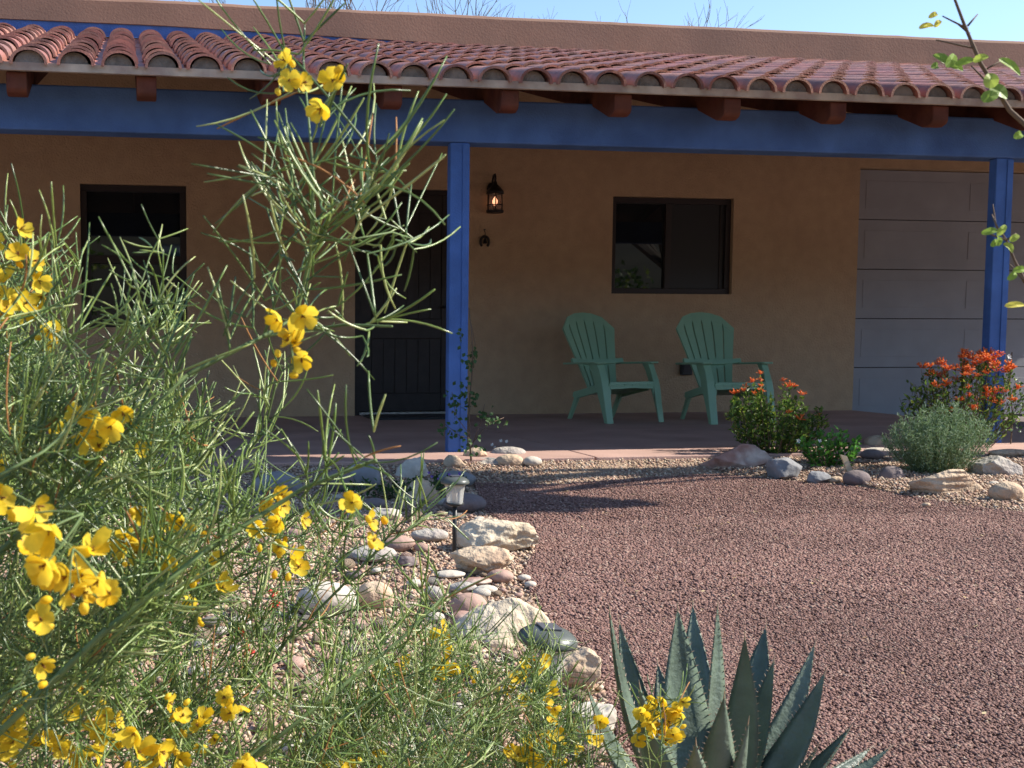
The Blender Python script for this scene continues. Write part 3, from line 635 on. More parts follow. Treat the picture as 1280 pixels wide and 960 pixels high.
def petal_flower(mb, c, ax, R_, n=5, w=.62, cup=.35):
    ax = Vector(ax).normalized(); u = ax.orthogonal().normalized(); v = ax.cross(u); a0 = random.uniform(0, 6)
    for i in range(n):
        a = a0+2*math.pi*i/n+random.uniform(-.15, .15); d = u*math.cos(a)+v*math.sin(a); s_ = ax.cross(d); rr_ = R_*random.uniform(.85, 1.1); cu = cup*random.uniform(.6, 1.5)
        pts = []
        for (t, ww, h) in ((.05, .10, 0), (.45, .8, .30), (.78, 1.0, .72), (1.0, .6, 1.05)):
            b = Vector(c)+d*rr_*t+ax*rr_*cu*h; hw = rr_*w*.5*ww
            pts += [b-s_*hw+ax*hw*.25, b-ax*hw*.15, b+s_*hw+ax*hw*.25]
        fs = []
        for k in range(3): o = k*3; fs += [(o, o+1, o+4, o+3), (o+1, o+2, o+5, o+4)]
        mb.add(pts, fs)
# --- yellow flower cluster meshes shared by both senna shrubs
def senna_cluster(n, seed_):
    random.seed(seed_); pet = MB(); st = MB(); gr = MB(); spots = []
    for i in range(n):
        for _ in range(30):
            c = Vector((random.uniform(-1, 1), random.uniform(-1, 1), random.uniform(-1, 1)))*.011*n**.5
            if all((c-s_).length > .015 for s_ in spots): break
        spots.append(c)
        ax = (c*18+Vector((random.uniform(-.9, .9), -.8, random.uniform(-.5, .8)))).normalized()
        petal_flower(pet, c, ax, .0120, cup=random.choice([.35, .6, 1.1]), w=.95)
        for k in range(5):
            d = (ax*1.6+rv(.6)).normalized(); st.tube([c, c+d*.003, c+d*.006+rv(.001)], [.0004, .0006, .0004], 4)
        gr.tube(curve(c, (0, .012, -.02), (0, 0, -.003), 4), .0008, 4, False)
    for i in range(2):
        c = rv(.018); v = MB().lathe([(0, -.005), (.0028, -.003), (.0036, 0), (.0024, .004), (0, .0055)], c, 8); pet.add(v.v, v.f); gr.tube([c, (0, .012, -.02)], .0006, 4, False)
    me = bpy.data.meshes.new('flower_cluster'); fv = pet.v+st.v+gr.v; n1 = len(pet.v); n2 = n1+len(st.v)
    me.from_pydata(fv, [], pet.f+[tuple(i+n1 for i in f) for f in st.f]+[tuple(i+n2 for i in f) for f in gr.f])
    for k in ('petal', 'stamen', 'sennastem'): me.materials.append(M[k])
    me.polygons.foreach_set('material_index', [0]*len(pet.f)+[1]*len(st.f)+[2]*len(gr.f)); me.polygons.foreach_set('use_smooth', [True]*len(me.polygons)); return me
CL = {n: [senna_cluster(n, 50+n*10+i) for i in range(3)] for n in (1, 2, 3, 4, 5)}
random.seed(11)
NEED = []     # needles are gathered as (p0,p1,p2,p3,r)
def needle(store, p, d, L, r, sag):
    p = Vector(p); d = Vector(d).normalized(); side = d.cross(rv()).normalized()*L*random.uniform(.05, .34)
    c = p+d*L*.5; e = p+d*L*.93+side+sag*L*1.1; store.append((*p, *c, *e, r))
def needles_mesh(store, name, m, parent):
    A = np.array(store); n = len(A); p0, c, e = A[:, None, :3], A[:, None, 3:6], A[:, None, 6:9]; r = A[:, 9]
    K = 6; t = np.linspace(0, 1, K)[None, :, None]; P = p0*(1-t)**2+2*c*t*(1-t)+e*t*t
    prof = np.array([.8, 1.0, 1.0, 1.0, .95, .6]); T = 2*(c-p0)*(1-t)+2*(e-c)*t
    T /= np.linalg.norm(T, axis=2, keepdims=True)+1e-9; ref = np.broadcast_to(np.array([.31, .77, .55]), T.shape); a = np.cross(T, ref); a /= np.linalg.norm(a, axis=2, keepdims=True)+1e-9; b = np.cross(T, a)
    V = []
    for j in range(4):
        q = 2*np.pi*j/4; V.append(P+(a*np.cos(q)+b*np.sin(q))*(r[:, None]*prof[None])[..., None])
    V = np.stack(V, 2).reshape(n, K*4, 3); F = []
    for i in range(K-1):
        for j in range(4): F.append((i*4+j, i*4+(j+1) % 4, i*4+4+(j+1) % 4, i*4+4+j))
    o = K*4-4; F.append((o, o+1, o+2, o+3)); F = np.array(F)
    FF = (F[None]+(np.arange(n)*K*4)[:, None, None]).reshape(-1, 4)
    me = rawmesh(name, V.reshape(-1, 3)-np.array(parent.location), FF, 4); return link(name, me, m, parent, True)
def leaf_node(store, tips, p, d, L, r, pairs=2):
    """one feather leaf: a short rachis with thread leaflets in pairs"""
    d = Vector(d).normalized(); s_ = d.cross(rv()).normalized(); ln_ = L*.38; needle(store, p, d, ln_, r*.8, Vector((0, 0, 0)))
    for k in range(pairs):
        q = Vector(p)+d*ln_*(k+1)/pairs
        for sg in (-1, 1):
            dd = d*random.uniform(.5, 1.1)+s_*sg*random.uniform(.4, 1.0)+rv(.3)
            tgt = tips if random.random() < .025 else store
            needle(tgt, q, dd, L*random.uniform(.5, 1.2), r*random.uniform(.75, 1.05), Vector((0, 0, random.uniform(-.08, .30))))
def senna(root, twigs, stems_mb, store, tips):
    for (pts, rad, dens, L, r) in twigs:
        tot = sum((pts[i+1]-pts[i]).length for i in range(len(pts)-1))
        stems_mb.tube([local(root, p) for p in pts], [rad*(1-.6*i/(len(pts)-1)) for i in range(len(pts))], 6)
        n_ = max(3, int(tot/dens))
        for k in range(n_):
            t = (k+random.random())/n_
            if t < .12: continue
            x = t*(len(pts)-1); i = min(int(x), len(pts)-2); q = pts[i].lerp(pts[i+1], x-i); dr = (pts[i+1]-pts[i]).normalized()
            d = dr*.55+rv(.9)+Vector((0, 0, .35)); leaf_node(store, tips, q, d, L, r, random.choice([1, 2, 2, 3]))
base1 = Vector((-.55, 1.0, G))
sh1 = thing('senna_shrub', 'large feathery green shrub with yellow flowers filling the left foreground', 'shrub', base1)
store = []; tips = []; sm = MB(); tw = []
mains = [([(-120, 860), (0, 690), (110, 585), (235, 468), (330, 420), (430, 406), (490, 408)], 1.05, .0042),
         ([(-150, 1050), (0, 915), (130, 790), (260, 685), (380, 610), (470, 575)], 1.0, .0042),
         ([(150, 1040), (300, 960), (400, 880), (500, 800), (560, 740)], 1.25, .0036),
         ([(-150, 900), (-80, 700), (-30, 520), (10, 380), (25, 290)], 1.2, .0036),
         ([(-100, 1000), (60, 800), (140, 620), (185, 490), (215, 420)], 1.3, .0036),
         ([(-40, 1050), (120, 930), (300, 860), (470, 690), (540, 640)], 1.45, .0032),
         ([(330, 420), (370, 395), (388, 320), (392, 220), (384, 130), (378, 60)], 1.0, .0020),
         ([(330, 420), (350, 360), (350, 300), (340, 240)], 1.02, .0016),
         ([(380, 330), (410, 280), (450, 245), (490, 230)], .98, .0015),
         ([(388, 300), (440, 300), (490, 290), (520, 300)], 1.0, .0014),
         ([(120, 960), (180, 760), (250, 640), (330, 540), (345, 480)], 1.35, .003)]
for i, (pl, dd, rad) in enumerate(mains):
    pts = [dep(x, y, dd+.06*math.sin(k*1.7+i)) for k, (x, y) in enumerate(pl)]
    sprig = 6 <= i <= 9
    if i == 0: tw.append((pts[:4], rad, .026, .07, .0013)); tw.append((pts[3:], rad*.6, .04, .065, .0013))
    else: tw.append((pts, rad, .0225 if sprig else .024, .088 if sprig else .07, .00115))
    if not sprig: sm.tube([local(sh1, p) for p in curve(base1, pts[0], (0, 0, .05), 6)], rad*1.3, 6)
def inp(x, y, poly): return bool(inpoly(np.array([x]), np.array([y]), poly)[0])
ENV = [(-80, 300), (30, 320), (70, 390), (150, 445), (225, 490), (290, 565), (400, 640), (490, 655), (470, 700), (420, 720), (600, 790), (640, 990), (-80, 990)]
DEN = [(-80, 330), (80, 360), (200, 440), (260, 560), (330, 640), (280, 720), (330, 990), (-80, 990)]
n_ = 0
while n_ < 240:
    ex, ey = random.uniform(-80, 640), random.uniform(250, 990)
    if not inp(ex, ey, ENV): continue
    if not inp(ex, ey, DEN) and random.random() < .52: continue
    d1 = random.uniform(.95, 1.75) if ex < 330 else random.uniform(1.15, 1.7)
    end = dep(ex, ey, d1); sx_ = ex-random.uniform(90, 220); sy_ = ey+random.uniform(80, 200)
    if random.random() < .25: sx_ = ex+random.uniform(-60, 60)
    st_ = dep(sx_, sy_, d1+random.uniform(-.12, .12)); pts = curve(st_, end, rv(.02), 5)
    if min(p.z for p in pts) < G: 
        for p in pts: p.z = max(p.z, G+.01)
    tw.append((pts, .0017, .0160, random.uniform(.045, .082), random.uniform(.0008, .00115))); n_ += 1
for _ in range(9):      # a few bare arching wands reaching up at the far left
    ex, ey = random.uniform(-10, 230), random.uniform(260, 350); d1 = random.uniform(1.0, 1.3)
    tw.append((curve(dep(ex-random.uniform(20, 60), ey+170, d1), dep(ex, ey+35, d1), rv(.01), 4), .0012, .02, .05, .001))
senna(sh1, tw, sm, store, tips)
sm.build('stems', M['sennastem'], sh1, smooth=True); needles_mesh(store, 'foliage', M['needle'], sh1); needles_mesh(tips, 'dry_foliage', M['needle_tip'], sh1)
def put_clusters(root, lst):
    for (x, y, n, d) in lst:
        me = random.choice(CL[n]); o = bpy.data.objects.new('flower_cluster', me); C.objects.link(o); o.parent = root
        o.location = dep(x, y, d)-root.location; s_ = random.uniform(.72, .95); o.scale = (s_, s_, s_); o.rotation_euler = (random.uniform(-.5, .5), random.uniform(-3.1, 3.1), random.uniform(-.6, .6))
put_clusters(sh1, [(360, 100, 3, .9), (406, 106, 2, .9), (378, 416, 3, .95), (353, 437, 2, .95), (383, 454, 1, .95), (20, 350, 5, 1.0), (40, 365, 3, 1.05), (66, 420, 3, 1.1), (3, 300, 2, 1.0),
    (122, 530, 4, .95), (137, 552, 3, .95), (68, 525, 1, 1.1), (158, 546, 1, 1.1), (22, 552, 2, 1.1), (128, 573, 2, 1.05), (12, 632, 2, .78), (68, 668, 4, .72), (84, 690, 4, .75), (98, 728, 3, .72), (122, 742, 3, .74),
    (162, 680, 3, 1.0), (200, 677, 4, 1.0), (182, 650, 2, 1.05), (238, 661, 2, 1.0), (333, 638, 3, 1.1), (350, 678, 2, 1.1), (320, 668, 1, 1.15), (357, 706, 2, 1.1), (360, 640, 2, 1.1), (445, 635, 1, .9), (463, 660, 2, .95),
    (258, 742, 1, 1.0), (257, 695, 1, 1.1), (60, 832, 1, .85), (42, 772, 1, .8), (130, 893, 3, 1.1), (218, 888, 3, 1.1), (98, 885, 2, 1.1), (177, 945, 4, 1.0), (290, 880, 3, 1.1), (327, 950, 3, 1.05), (20, 915, 3, 1.05), (60, 935, 4, 1.1), (95, 942, 3, 1.1), (256, 765, 1, 1.2), (240, 905, 2, 1.2), (150, 915, 3, 1.2), (120, 940, 3, 1.25), (30, 885, 2, 1.2), (8, 935, 3, 1.1), (205, 930, 3, 1.2), (265, 925, 2, 1.3), (145, 700, 2, 1.2), (10, 580, 2, 1.1), (2, 380, 3, 1.0), (440, 960, 3, 1.4)])
base2 = onZ(560, 1010, G)
sh2 = thing('senna_shrub', 'smaller feathery shrub with clusters of yellow flowers beside the agave', 'shrub', base2)
store = []; tips = []; sm = MB(); tw = []
E2 = [(400, 800), (520, 730), (620, 790), (690, 790), (740, 870), (860, 890), (800, 990), (380, 990)]; n_ = 0
while n_ < 88:
    ex, ey = random.uniform(380, 860), random.uniform(735, 990)
    if not inp(ex, ey, E2) or (ex > 740 and random.random() < .7): continue
    d1 = random.uniform(1.45, 1.85); end = dep(ex, ey, d1); st_ = dep(ex-random.uniform(-70, 90), ey+random.uniform(60, 170), d1); pts = curve(st_, end, rv(.015), 5)
    for p in pts: p.z = max(p.z, G+.005)
    tw.append((pts, .0014, .0150, random.uniform(.04, .07), random.uniform(.0007, .001))); n_ += 1
    if n_ % 6 == 0: sm.tube([local(sh2, p) for p in curve(base2, pts[0], (0, 0, .03), 5)], .002, 5)
tw.append(([dep(700, 960, 1.6), dep(760, 930, 1.55), dep(810, 900, 1.5), dep(850, 880, 1.5)], .0014, .018, .045, .0009))
senna(sh2, tw, sm, store, tips)
sm.build('stems', M['sennastem'], sh2, smooth=True); needles_mesh(store, 'foliage', M['needle'], sh2); needles_mesh(tips, 'dry_foliage', M['needle_tip'], sh2)
put_clusters(sh2, [(552, 797, 3, 1.6), (562, 830, 4, 1.6), (500, 832, 3, 1.65), (481, 834, 1, 1.6), (665, 836, 5, 1.6), (633, 857, 3, 1.7), (677, 873, 4, 1.6), (695, 918, 3, 1.6), (648, 944, 4, 1.5), (668, 956, 4, 1.5),
    (820, 884, 4, 1.5), (832, 900, 5, 1.5), (848, 885, 3, 1.5), (810, 908, 4, 1.5), (840, 912, 3, 1.5), (728, 922, 4, 1.6), (700, 952, 2, 1.6), (470, 947, 4, 1.5), (550, 838, 2, 1.65), (595, 838, 1, 1.7), (420, 955, 2, 1.5), (745, 905, 1, 1.55)])
b = onZ(330, 850, G); rp = thing('red_flower_plant', 'low plant with small red tubular flowers behind the senna needles', 'plant', b); random.seed(77); s2 = MB(); f_ = MB(); lv = MB()
for (x, y) in ((340, 745), (342, 755), (336, 762), (312, 812), (300, 790), (210, 780), (195, 765), (150, 735)):
    q = onY(x, y, b.y+random.uniform(-.06, .06))-b; s2.tube(curve((q.x*.8, 0, 0), q, (0, 0, .01), 4), .0014, 4)
    for k in range(3): e = q+rv(.012); f_.tube([e, e+rv(.5)*.014+Vector((0, -.008, .006)), e+Vector((random.uniform(-.01, .01), -.018, .012))], [.0015, .0035, .0045], 5)
    for k in range(5): leafquads(lv, Vector((q.x*.85, 0, q.z*random.random()*.8)), rv(), rv(), .03, .008)
s2.build('stems', M['sennastem'], rp); lv.build('leaves', M['leafmid'], rp); f_.build('flowers', mat('red_flower', (.70, .04, .03), .5, trans=.3), rp)
# ---- agave
ab = onZ(880, 1075, G)
ag = thing('agave', 'dark blue green agave with pointed spiny leaves at the bottom edge', 'agave', ab)
def agave_leaf(tip, basep, Wd, out, twist=0):
    tip = Vector(tip); p0 = Vector(basep); L = (tip-p0).length; K = 16; out = Vector(out)
    ctr = [p0.lerp(tip, k/K)+out*(math.sin(math.pi*k/K)*L*.07) for k in range(K+1)]; vs = []; fs = []
    for k in range(K+1):
        t = k/K; d = (ctr[min(k+1, K)]-ctr[max(k-1, 0)]).normalized(); nn = (out-d*out.dot(d)).normalized(); s_ = d.cross(nn)
        s_ = (Matrix.Rotation(twist, 3, d) @ s_); nn = s_.cross(d)
        w_ = Wd*(.62+.38*math.sin(min(t/.45, 1)*math.pi/2))*(1 if t < .45 else max(0, 1-((t-.45)/.55)**1.55)); w_ = max(w_, .0012)
        th = .011*(1-t)+.0015
        for j, (u, g_) in enumerate(((-1, .30), (-.55, .08), (0, 0), (.55, .08), (1, .30))): vs.append(ctr[k]+s_*u*w_*.5-nn*(g_*w_*.5)*-1*-1)
        for j, (u, g_) in enumerate(((-.55, .10), (0, .0), (.55, .10))): vs.append(ctr[k]+s_*u*w_*.5-nn*(g_*w_*.5)+nn*th)
    for k in range(K):
        o = k*8; q = o+8
        for j in range(4): fs.append((o+j, o+j+1, q+j+1, q+j))
        fs += [(o, q, q+5, o+5), (o+5, q+5, q+6, o+6), (o+6, q+6, q+7, o+7), (o+7, q+7, q+4, o+4)]
    m = MB(); m.add([local(ag, v) for v in vs], fs); lf = m.build('leaf', M['agave'], ag, smooth=True)
    sp = MB(); d = (ctr[-1]-ctr[-3]).normalized(); sp.tube([local(ag, tip-d*.004), local(ag, tip+d*.013)], [.0014, .0003], 5)
    for k in range(3, K):
        for e in (0, 4):
            for fr in (0, .5):
                p = Vector(vs[k*8+e]).lerp(Vector(vs[min(k+1, K)*8+e]), fr); ot = (p-ctr[k]).normalized(); dd = (ctr[min(k+1, K)]-ctr[k]).normalized()
                sp.tube([local(ag, p-ot*.001), local(ag, p+ot*.0038+dd*.0015)], [.0011, .0002], 4, False)
    sp.build('spines', M['spine'], lf)
ad = 1.78; D0 = (ab-CAM).dot(_f)
tipsA = [(762, 764, 1.72, 56, -.3), (774, 778, 1.85, 50, -.5), (847, 762, 1.80, 86, .15), (866, 757, 1.95, 60, .1), (897, 759, 1.85, 46, 1.0), (931, 797, 1.70, 62, .75), (957, 784, 1.92, 60, .3),
         (967, 826, 1.78, 58, -.1), (1018, 806, 1.85, 44, .8), (1031, 841, 1.75, 50, .6), (1021, 895, 1.9, 44, .1), (984, 884, 2.0, 36, .1), (1062, 910, 1.72, 60, -.2), (1021, 934, 1.62, 52, .2), (1112, 935, 1.8, 34, .4), (1088, 935, 1.9, 34, .9),
         (735, 862, 1.66, 46, -.9), (800, 860, 1.62, 74, .1), (822, 830, 1.98, 50, -.2), (905, 872, 1.55, 70, .2), (870, 930, 1.48, 70, .0), (935, 905, 1.56, 54, .6)]
for (x, y, d, wpx, twi) in tipsA:
    tip = dep(x, y, d); off = tip-ab; hz = Vector((off.x, off.y, 0)); bp_ = ab+hz*.16+Vector((0, 0, .02)); out = Vector((off.x, off.y, 0)).normalized()*.9+Vector((0, 0, -.25))
    agave_leaf(tip, bp_, wpx*.84*d/FPX, out if hz.length > .02 else Vector((0, -1, 0)), twi)
MB().lathe([(0, -.02), (.06, 0), (.07, .04), (.045, .09), (0, .11)], n=16).build('core', M['agave'], ag, smooth=True)
# ---- generic leafy bush
def bush(root, n_st, rx, ry, h, leafn, L, Wd, m, seed_, lean=(0, 0), fn=None, stemr=.004, narrow=False, stemm='twig', top=.0, leafname='leaves'):
    random.seed(seed_); st = MB(); lv = MB(); ends = []
    for i in range(n_st):
        a = random.uniform(0, 6.283); r_ = random.random()**.5; hh = h*random.uniform(.72, 1.0)*(1-.35*r_*r_)*(1+(fn(math.cos(a)*r_) if fn else 0))
        e = Vector((rx*r_*math.cos(a)+lean[0]*hh, ry*r_*math.sin(a)+lean[1]*hh, hh)); b = Vector((e.x*.25, e.y*.25, 0)); pts = curve(b, e, (e.x*.12, e.y*.12, 0), 5, .006)
        st.tube(pts, [stemr, stemr*.8, stemr*.6, stemr*.45, stemr*.3], 5); ends.append((e, (pts[-1]-pts[-2]).normalized()))
        for k in range(leafn):
            t = (random.random()**.75 if not top else random.uniform(top, 1)); x = t*4; j = min(int(x), 3); q = pts[j].lerp(pts[j+1], x-j)
            d = (pts[j+1]-pts[j]).normalized()*.5+rv(1)+Vector((0, 0, .3)); l_ = L*random.uniform(.6, 1.2)
            q = q+rv(L*.4); leafquads(lv, q, d, Vector((0, 0, 1))+rv(.6), l_, l_*Wd, .2, -.08)
    st.build('stems', M[stemm], root); lv.build(leafname, m, root); return ends
def orange_head(seed_):
    random.seed(seed_); mb = MB()
    for i in range(11):
        d = (Vector((0, 0, .9))+rv(.85)).normalized(); p = rv(.008)+Vector((0, 0, .004))
        e = p+d*random.uniform(.016, .026); mb.tube([p, p.lerp(e, .6), e], [.0012, .0022, .0032], 4)
        for k in range(3): leafquads(mb, e, d+rv(.9), d, .012, .005, .1)
    me = bpy.data.meshes.new('flower_head'); me.from_pydata(mb.v, [], mb.f); me.materials.append(M['orange']); return me
OH = [orange_head(i) for i in range(5)]
def heads(root, pos, s0=1.0):
    for p in pos:
        o = bpy.data.objects.new('flower_head', random.choice(OH)); C.objects.link(o); o.parent = root; o.location = p; s_ = s0*random.uniform(.8, 1.25); o.scale = (s_, s_, s_*.8); o.rotation_euler = (random.uniform(-.3, .3), random.uniform(-.3, .3), random.uniform(0, 6))
b = onZ(978, 583, G); b.y += .12
bu = thing('flowering_bush', 'leafy green bush with a few orange blooms in front of the right chair', 'bush', b)
en = bush(bu, 66, .36, .22, .55, 44, .036, .6, M['leafmid'], 3, fn=lambda x: (.1 if x < .2 else -.12))
up = sorted(en, key=lambda e: -e[0].z)
heads(bu, [e[0]+Vector((0, 0, .01)) for e in up[:15]]); heads(bu, [Vector((.285, -.05, .31)), Vector((-.02, -.2, .34)), Vector((.06, -.2, .30))])
b = onZ(1050, 594, G); b.y += .1
gp_ = thing('green_plant', 'small glossy bright green plant between two orange flowering bushes', 'plant', b)
en = bush(gp_, 34, .19, .15, .28, 20, .036, .7, M['leafgreen'], 5, leafname='leaves')
ff = MB()
for p in en[:4]: petal_flower(ff, p[0]+Vector((-.03, -.02, .01)), (0, -1, .5), .012)
ff.build('white_flowers', M['white'], gp_)
b = onZ(1204, 604, G); b.y += .22
gb = thing('sage_bush', 'rounded grey green feathery bush behind the long striated rock', 'bush', b)
bush(gb, 220, .31, .26, .45, 48, .026, .24, M['leafgrey'], 9, stemr=.002, stemm='sennastem', fn=lambda x: .12*x)
b = onZ(1250, 578, G); b.y += .32
ob2 = thing('flowering_bush', 'tall loose bush covered in orange blooms at the right edge in front of the garage', 'bush', b)
en = bush(ob2, 90, .48, .27, .74, 26, .036, .5, M['leafmid'], 13, fn=lambda x: .06*x, top=.25)
up = sorted(en, key=lambda e: -e[0].z+abs(e[0].x)*.2)
heads(ob2, [e[0]+Vector((0, 0, .01)) for e in up[:46]], 1.25)
heads(ob2, [Vector((e[0].x, e[0].y-.05, e[0].z*random.uniform(.5, .9))) for e in up[:28]], 1.2)
heads(ob2, [e[0]+rv(.03) for e in up[:26]], 1.1)
# low soil-hugging plants
b = onZ(548, 612, G); pv = thing('violet_plant', 'low dark plant with tiny purple flowers at the foot of the blue post', 'plant', b)
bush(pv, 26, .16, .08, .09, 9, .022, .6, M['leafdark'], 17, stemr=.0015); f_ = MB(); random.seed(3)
for i in range(7): petal_flower(f_, (random.uniform(-.1, .12), random.uniform(-.08, 0), random.uniform(.06, .1)), (0, -1, .6), .009)
f_.build('purple_flowers', M['purple'], pv)
b = onZ(500, 622, G); pv = thing('ground_plant', 'dark leafy plant in the shade between the rocks below the front door', 'plant', b)
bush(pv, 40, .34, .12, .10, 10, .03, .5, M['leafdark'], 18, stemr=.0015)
# ---- vine by the post
b = onY(589, 576, 6.38)
vi = thing('climbing_vine', 'thin stemmed dark vine climbing beside the middle blue post', 'vine', b); st = MB(); lv = MB(); random.seed(21)
def vp(x, y): return onY(x, y, b.y+random.uniform(-.03, .03))-b
paths = [[(589, 576), (586, 540), (587, 500), (591, 455), (590, 420), (586, 385)], [(589, 560), (600, 530), (606, 505)], [(588, 545), (570, 520), (565, 490)], [(590, 555), (610, 530), (630, 522)], [(587, 548), (575, 545), (556, 530)], [(592, 460), (594, 430), (587, 395)]]
for i, pl in enumerate(paths): st.tube([vp(*q) for q in pl], [.006*(1-.12*k)*(1 if i == 0 else .35) for k in range(len(pl))], 6)
for (x, y, sx_, sy_, n_) in [(571, 500, 14, 22, 46), (606, 522, 12, 8, 26), (592, 498, 10, 14, 16), (562, 540, 14, 7, 22), (576, 425, 3, 22, 9), (592, 445, 6, 8, 12), (588, 457, 6, 5, 6), (622, 526, 14, 5, 12), (590, 560, 12, 8, 16)]:
    for _ in range(n_):
        q = vp(random.gauss(x, sx_*.6), random.gauss(y, sy_*.6)); leafquads(lv, q, rv()+Vector((0, 0, -.3)), Vector((0, -1, .4))+rv(.5), .032, .024)
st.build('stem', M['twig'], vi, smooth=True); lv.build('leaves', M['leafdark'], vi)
b = onZ(628, 574, G)+Vector((0, .0, 0)); wf = thing('white_flower_plant', 'tiny plant with white blossoms peeking over the rocks by the post', 'plant', b)
f_ = MB(); s2 = MB(); random.seed(5)
for (x, y) in ((626, 553), (633, 554), (615, 558), (618, 562)):
    q = onY(x, y, b.y)-b; s2.tube([(0, 0, 0), q], .0012, 4); leafquads(f_, q, Vector((.2, 0, 1)), Vector((0, -1, .3)), .026, .016); leafquads(f_, q, Vector((-.4, 0, 1)), Vector((0, -1, .3)), .022, .014)
s2.build('stem', M['sennastem'], wf); f_.build('petals', M['white'], wf)
b = Vector((5.98, 6.78, G)); v2 = thing('post_vine', 'sparse dark vine with white blossoms beside the right blue post', 'vine', b); s2 = MB(); lv = MB(); f_ = MB()
s2.tube([onY(x, y, 6.76)-b for x, y in ((1262, 575), (1266, 520), (1262, 480), (1265, 440))]+[], .004, 5)
for _ in range(40):
    q = onY(random.gauss(1266, 7), random.uniform(455, 540), 6.75)-b; leafquads(lv, q, rv(), Vector((0, -1, .4)), .03, .022)
for (x, y) in ((1261, 446), (1264, 460), (1262, 500)): petal_flower(f_, onY(x, y, 6.72)-b, (0, -1, .4), .02)
s2.build('stem', M['twig'], v2); lv.build('leaves', M['leafdark'], v2); f_.build('blossoms', M['white'], v2)
# ---- leafy branch reaching in from the right, close to the camera
b = Vector((1.55, 1.25, G)); br = thing('leafy_shrub', 'thin woody branches with lime green leaves reaching in at the right edge', 'shrub', b)
st = MB(); lv = MB(); yl = MB(); random.seed(31); DD = 1.15
top = [dep(x, y, DD) for x, y in ((1400, 260), (1330, 200), (1262, 138), (1226, 80), (1205, 30), (1190, -10), (1182, -60))]
low = [dep(x, y, DD+.03) for x, y in ((1420, 420), (1330, 400), (1281, 352), (1268, 325), (1258, 300), (1245, 282), (1241, 255))]
tr = curve(b, top[0], (.12, 0, 0), 6); st.tube([p-b for p in tr], [.008, .007, .0065, .006, .005, .004], 8); st.tube([p-b for p in top], [.0036, .003, .0024, .002, .0016, .0013, .0008], 7)
st.tube([p-b for p in curve(tr[4], low[0], (.02, 0, 0), 4)], .003, 6); st.tube([p-b for p in low], [.003, .0024, .002, .0014, .0012, .0009, .0005], 6)
for (x0, y0, x1, y1) in ((1212, 42, 1195, 28), (1210, 32, 1222, 18), (1217, 60, 1170, 50), (1210, 36, 1178, 20), (1236, 105, 1214, 82), (1281, 352, 1262, 330), (1258, 300, 1230, 290), (1247, 285, 1240, 268), (1258, 300, 1270, 292), (1230, 88, 1258, 72), (1330, 400, 1275, 380)):
    st.tube([dep(x0, y0, DD)-b, dep(x1, y1, DD+.01)-b], [.0012, .0007], 5)
def oval(mb, x, y, ang_, L, Wd, d=DD, tilt=.3):
    c = dep(x, y, d)-b; dx = _r*math.cos(ang_)-_u*math.sin(ang_)*-1; nn = (-_f+_u*tilt+_r*random.uniform(-.4, .4)).normalized(); dx = (dx-nn*dx.dot(nn)).normalized(); s_ = nn.cross(dx)
    K = 12; vs = [c+nn*.002]
    for k in range(K): a = 2*math.pi*k/K; vs.append(c+dx*math.cos(a)*L*.5+s_*math.sin(a)*Wd*.5*(1-.25*math.cos(a))+nn*.004*math.sin(a)**2)
    mb.add(vs, [(0, k+1, (k+1) % K+1) for k in range(K)])
for (x, y, a_, L, W_) in ((1238, 101, 1.4, 22, 17), (1248, 116, -.6, 26, 19), (1237, 122, .2, 20, 16), (1262, 84, -.7, 34, 13), (1188, 76, .9, 26, 12), (1176, 74, 2.4, 22, 11), (1206, 78, .3, 26, 10), (1168, 84, .3, 14, 9), (1226, 74, .2, 18, 10), (1196, 86, -.5, 16, 9),
                          (1238, 290, .2, 18, 9), (1246, 301, 1.2, 16, 9), (1252, 288, .9, 18, 8), (1260, 310, -1, 16, 9), (1231, 292, .1, 12, 8), (1268, 298, .6, 14, 8), (1264, 345, .6, 22, 9), (1274, 338, .2, 20, 9), (1242, 304, .8, 14, 8), (1272, 170, .5, 16, 10)):
    oval(lv, x, y, a_, L*DD/FPX, W_*DD/FPX, DD+random.uniform(-.01, .01))
for (x, y, a_, L, W_) in ((1166, 20, .5, 16, 7), (1158, 34, 0, 18, 8), (1268, 382, .1, 28, 8), (1172, 30, .9, 12, 7)): oval(yl, x, y, a_, L*DD/FPX, W_*DD/FPX)
for i in range(14):
    a = random.uniform(.2, 1); q = tr[0].lerp(tr[-1], a)+rv(.03)+Vector((.06, 0, 0)); leafquads(lv, q-b, rv(), Vector((0, 0, 1)), .03, .02)
st.build('branches', M['twig'], br, smooth=True); lv.build('leaves', M['leaflime'], br); yl.build('yellow_leaves', M['leafyellow'], br)
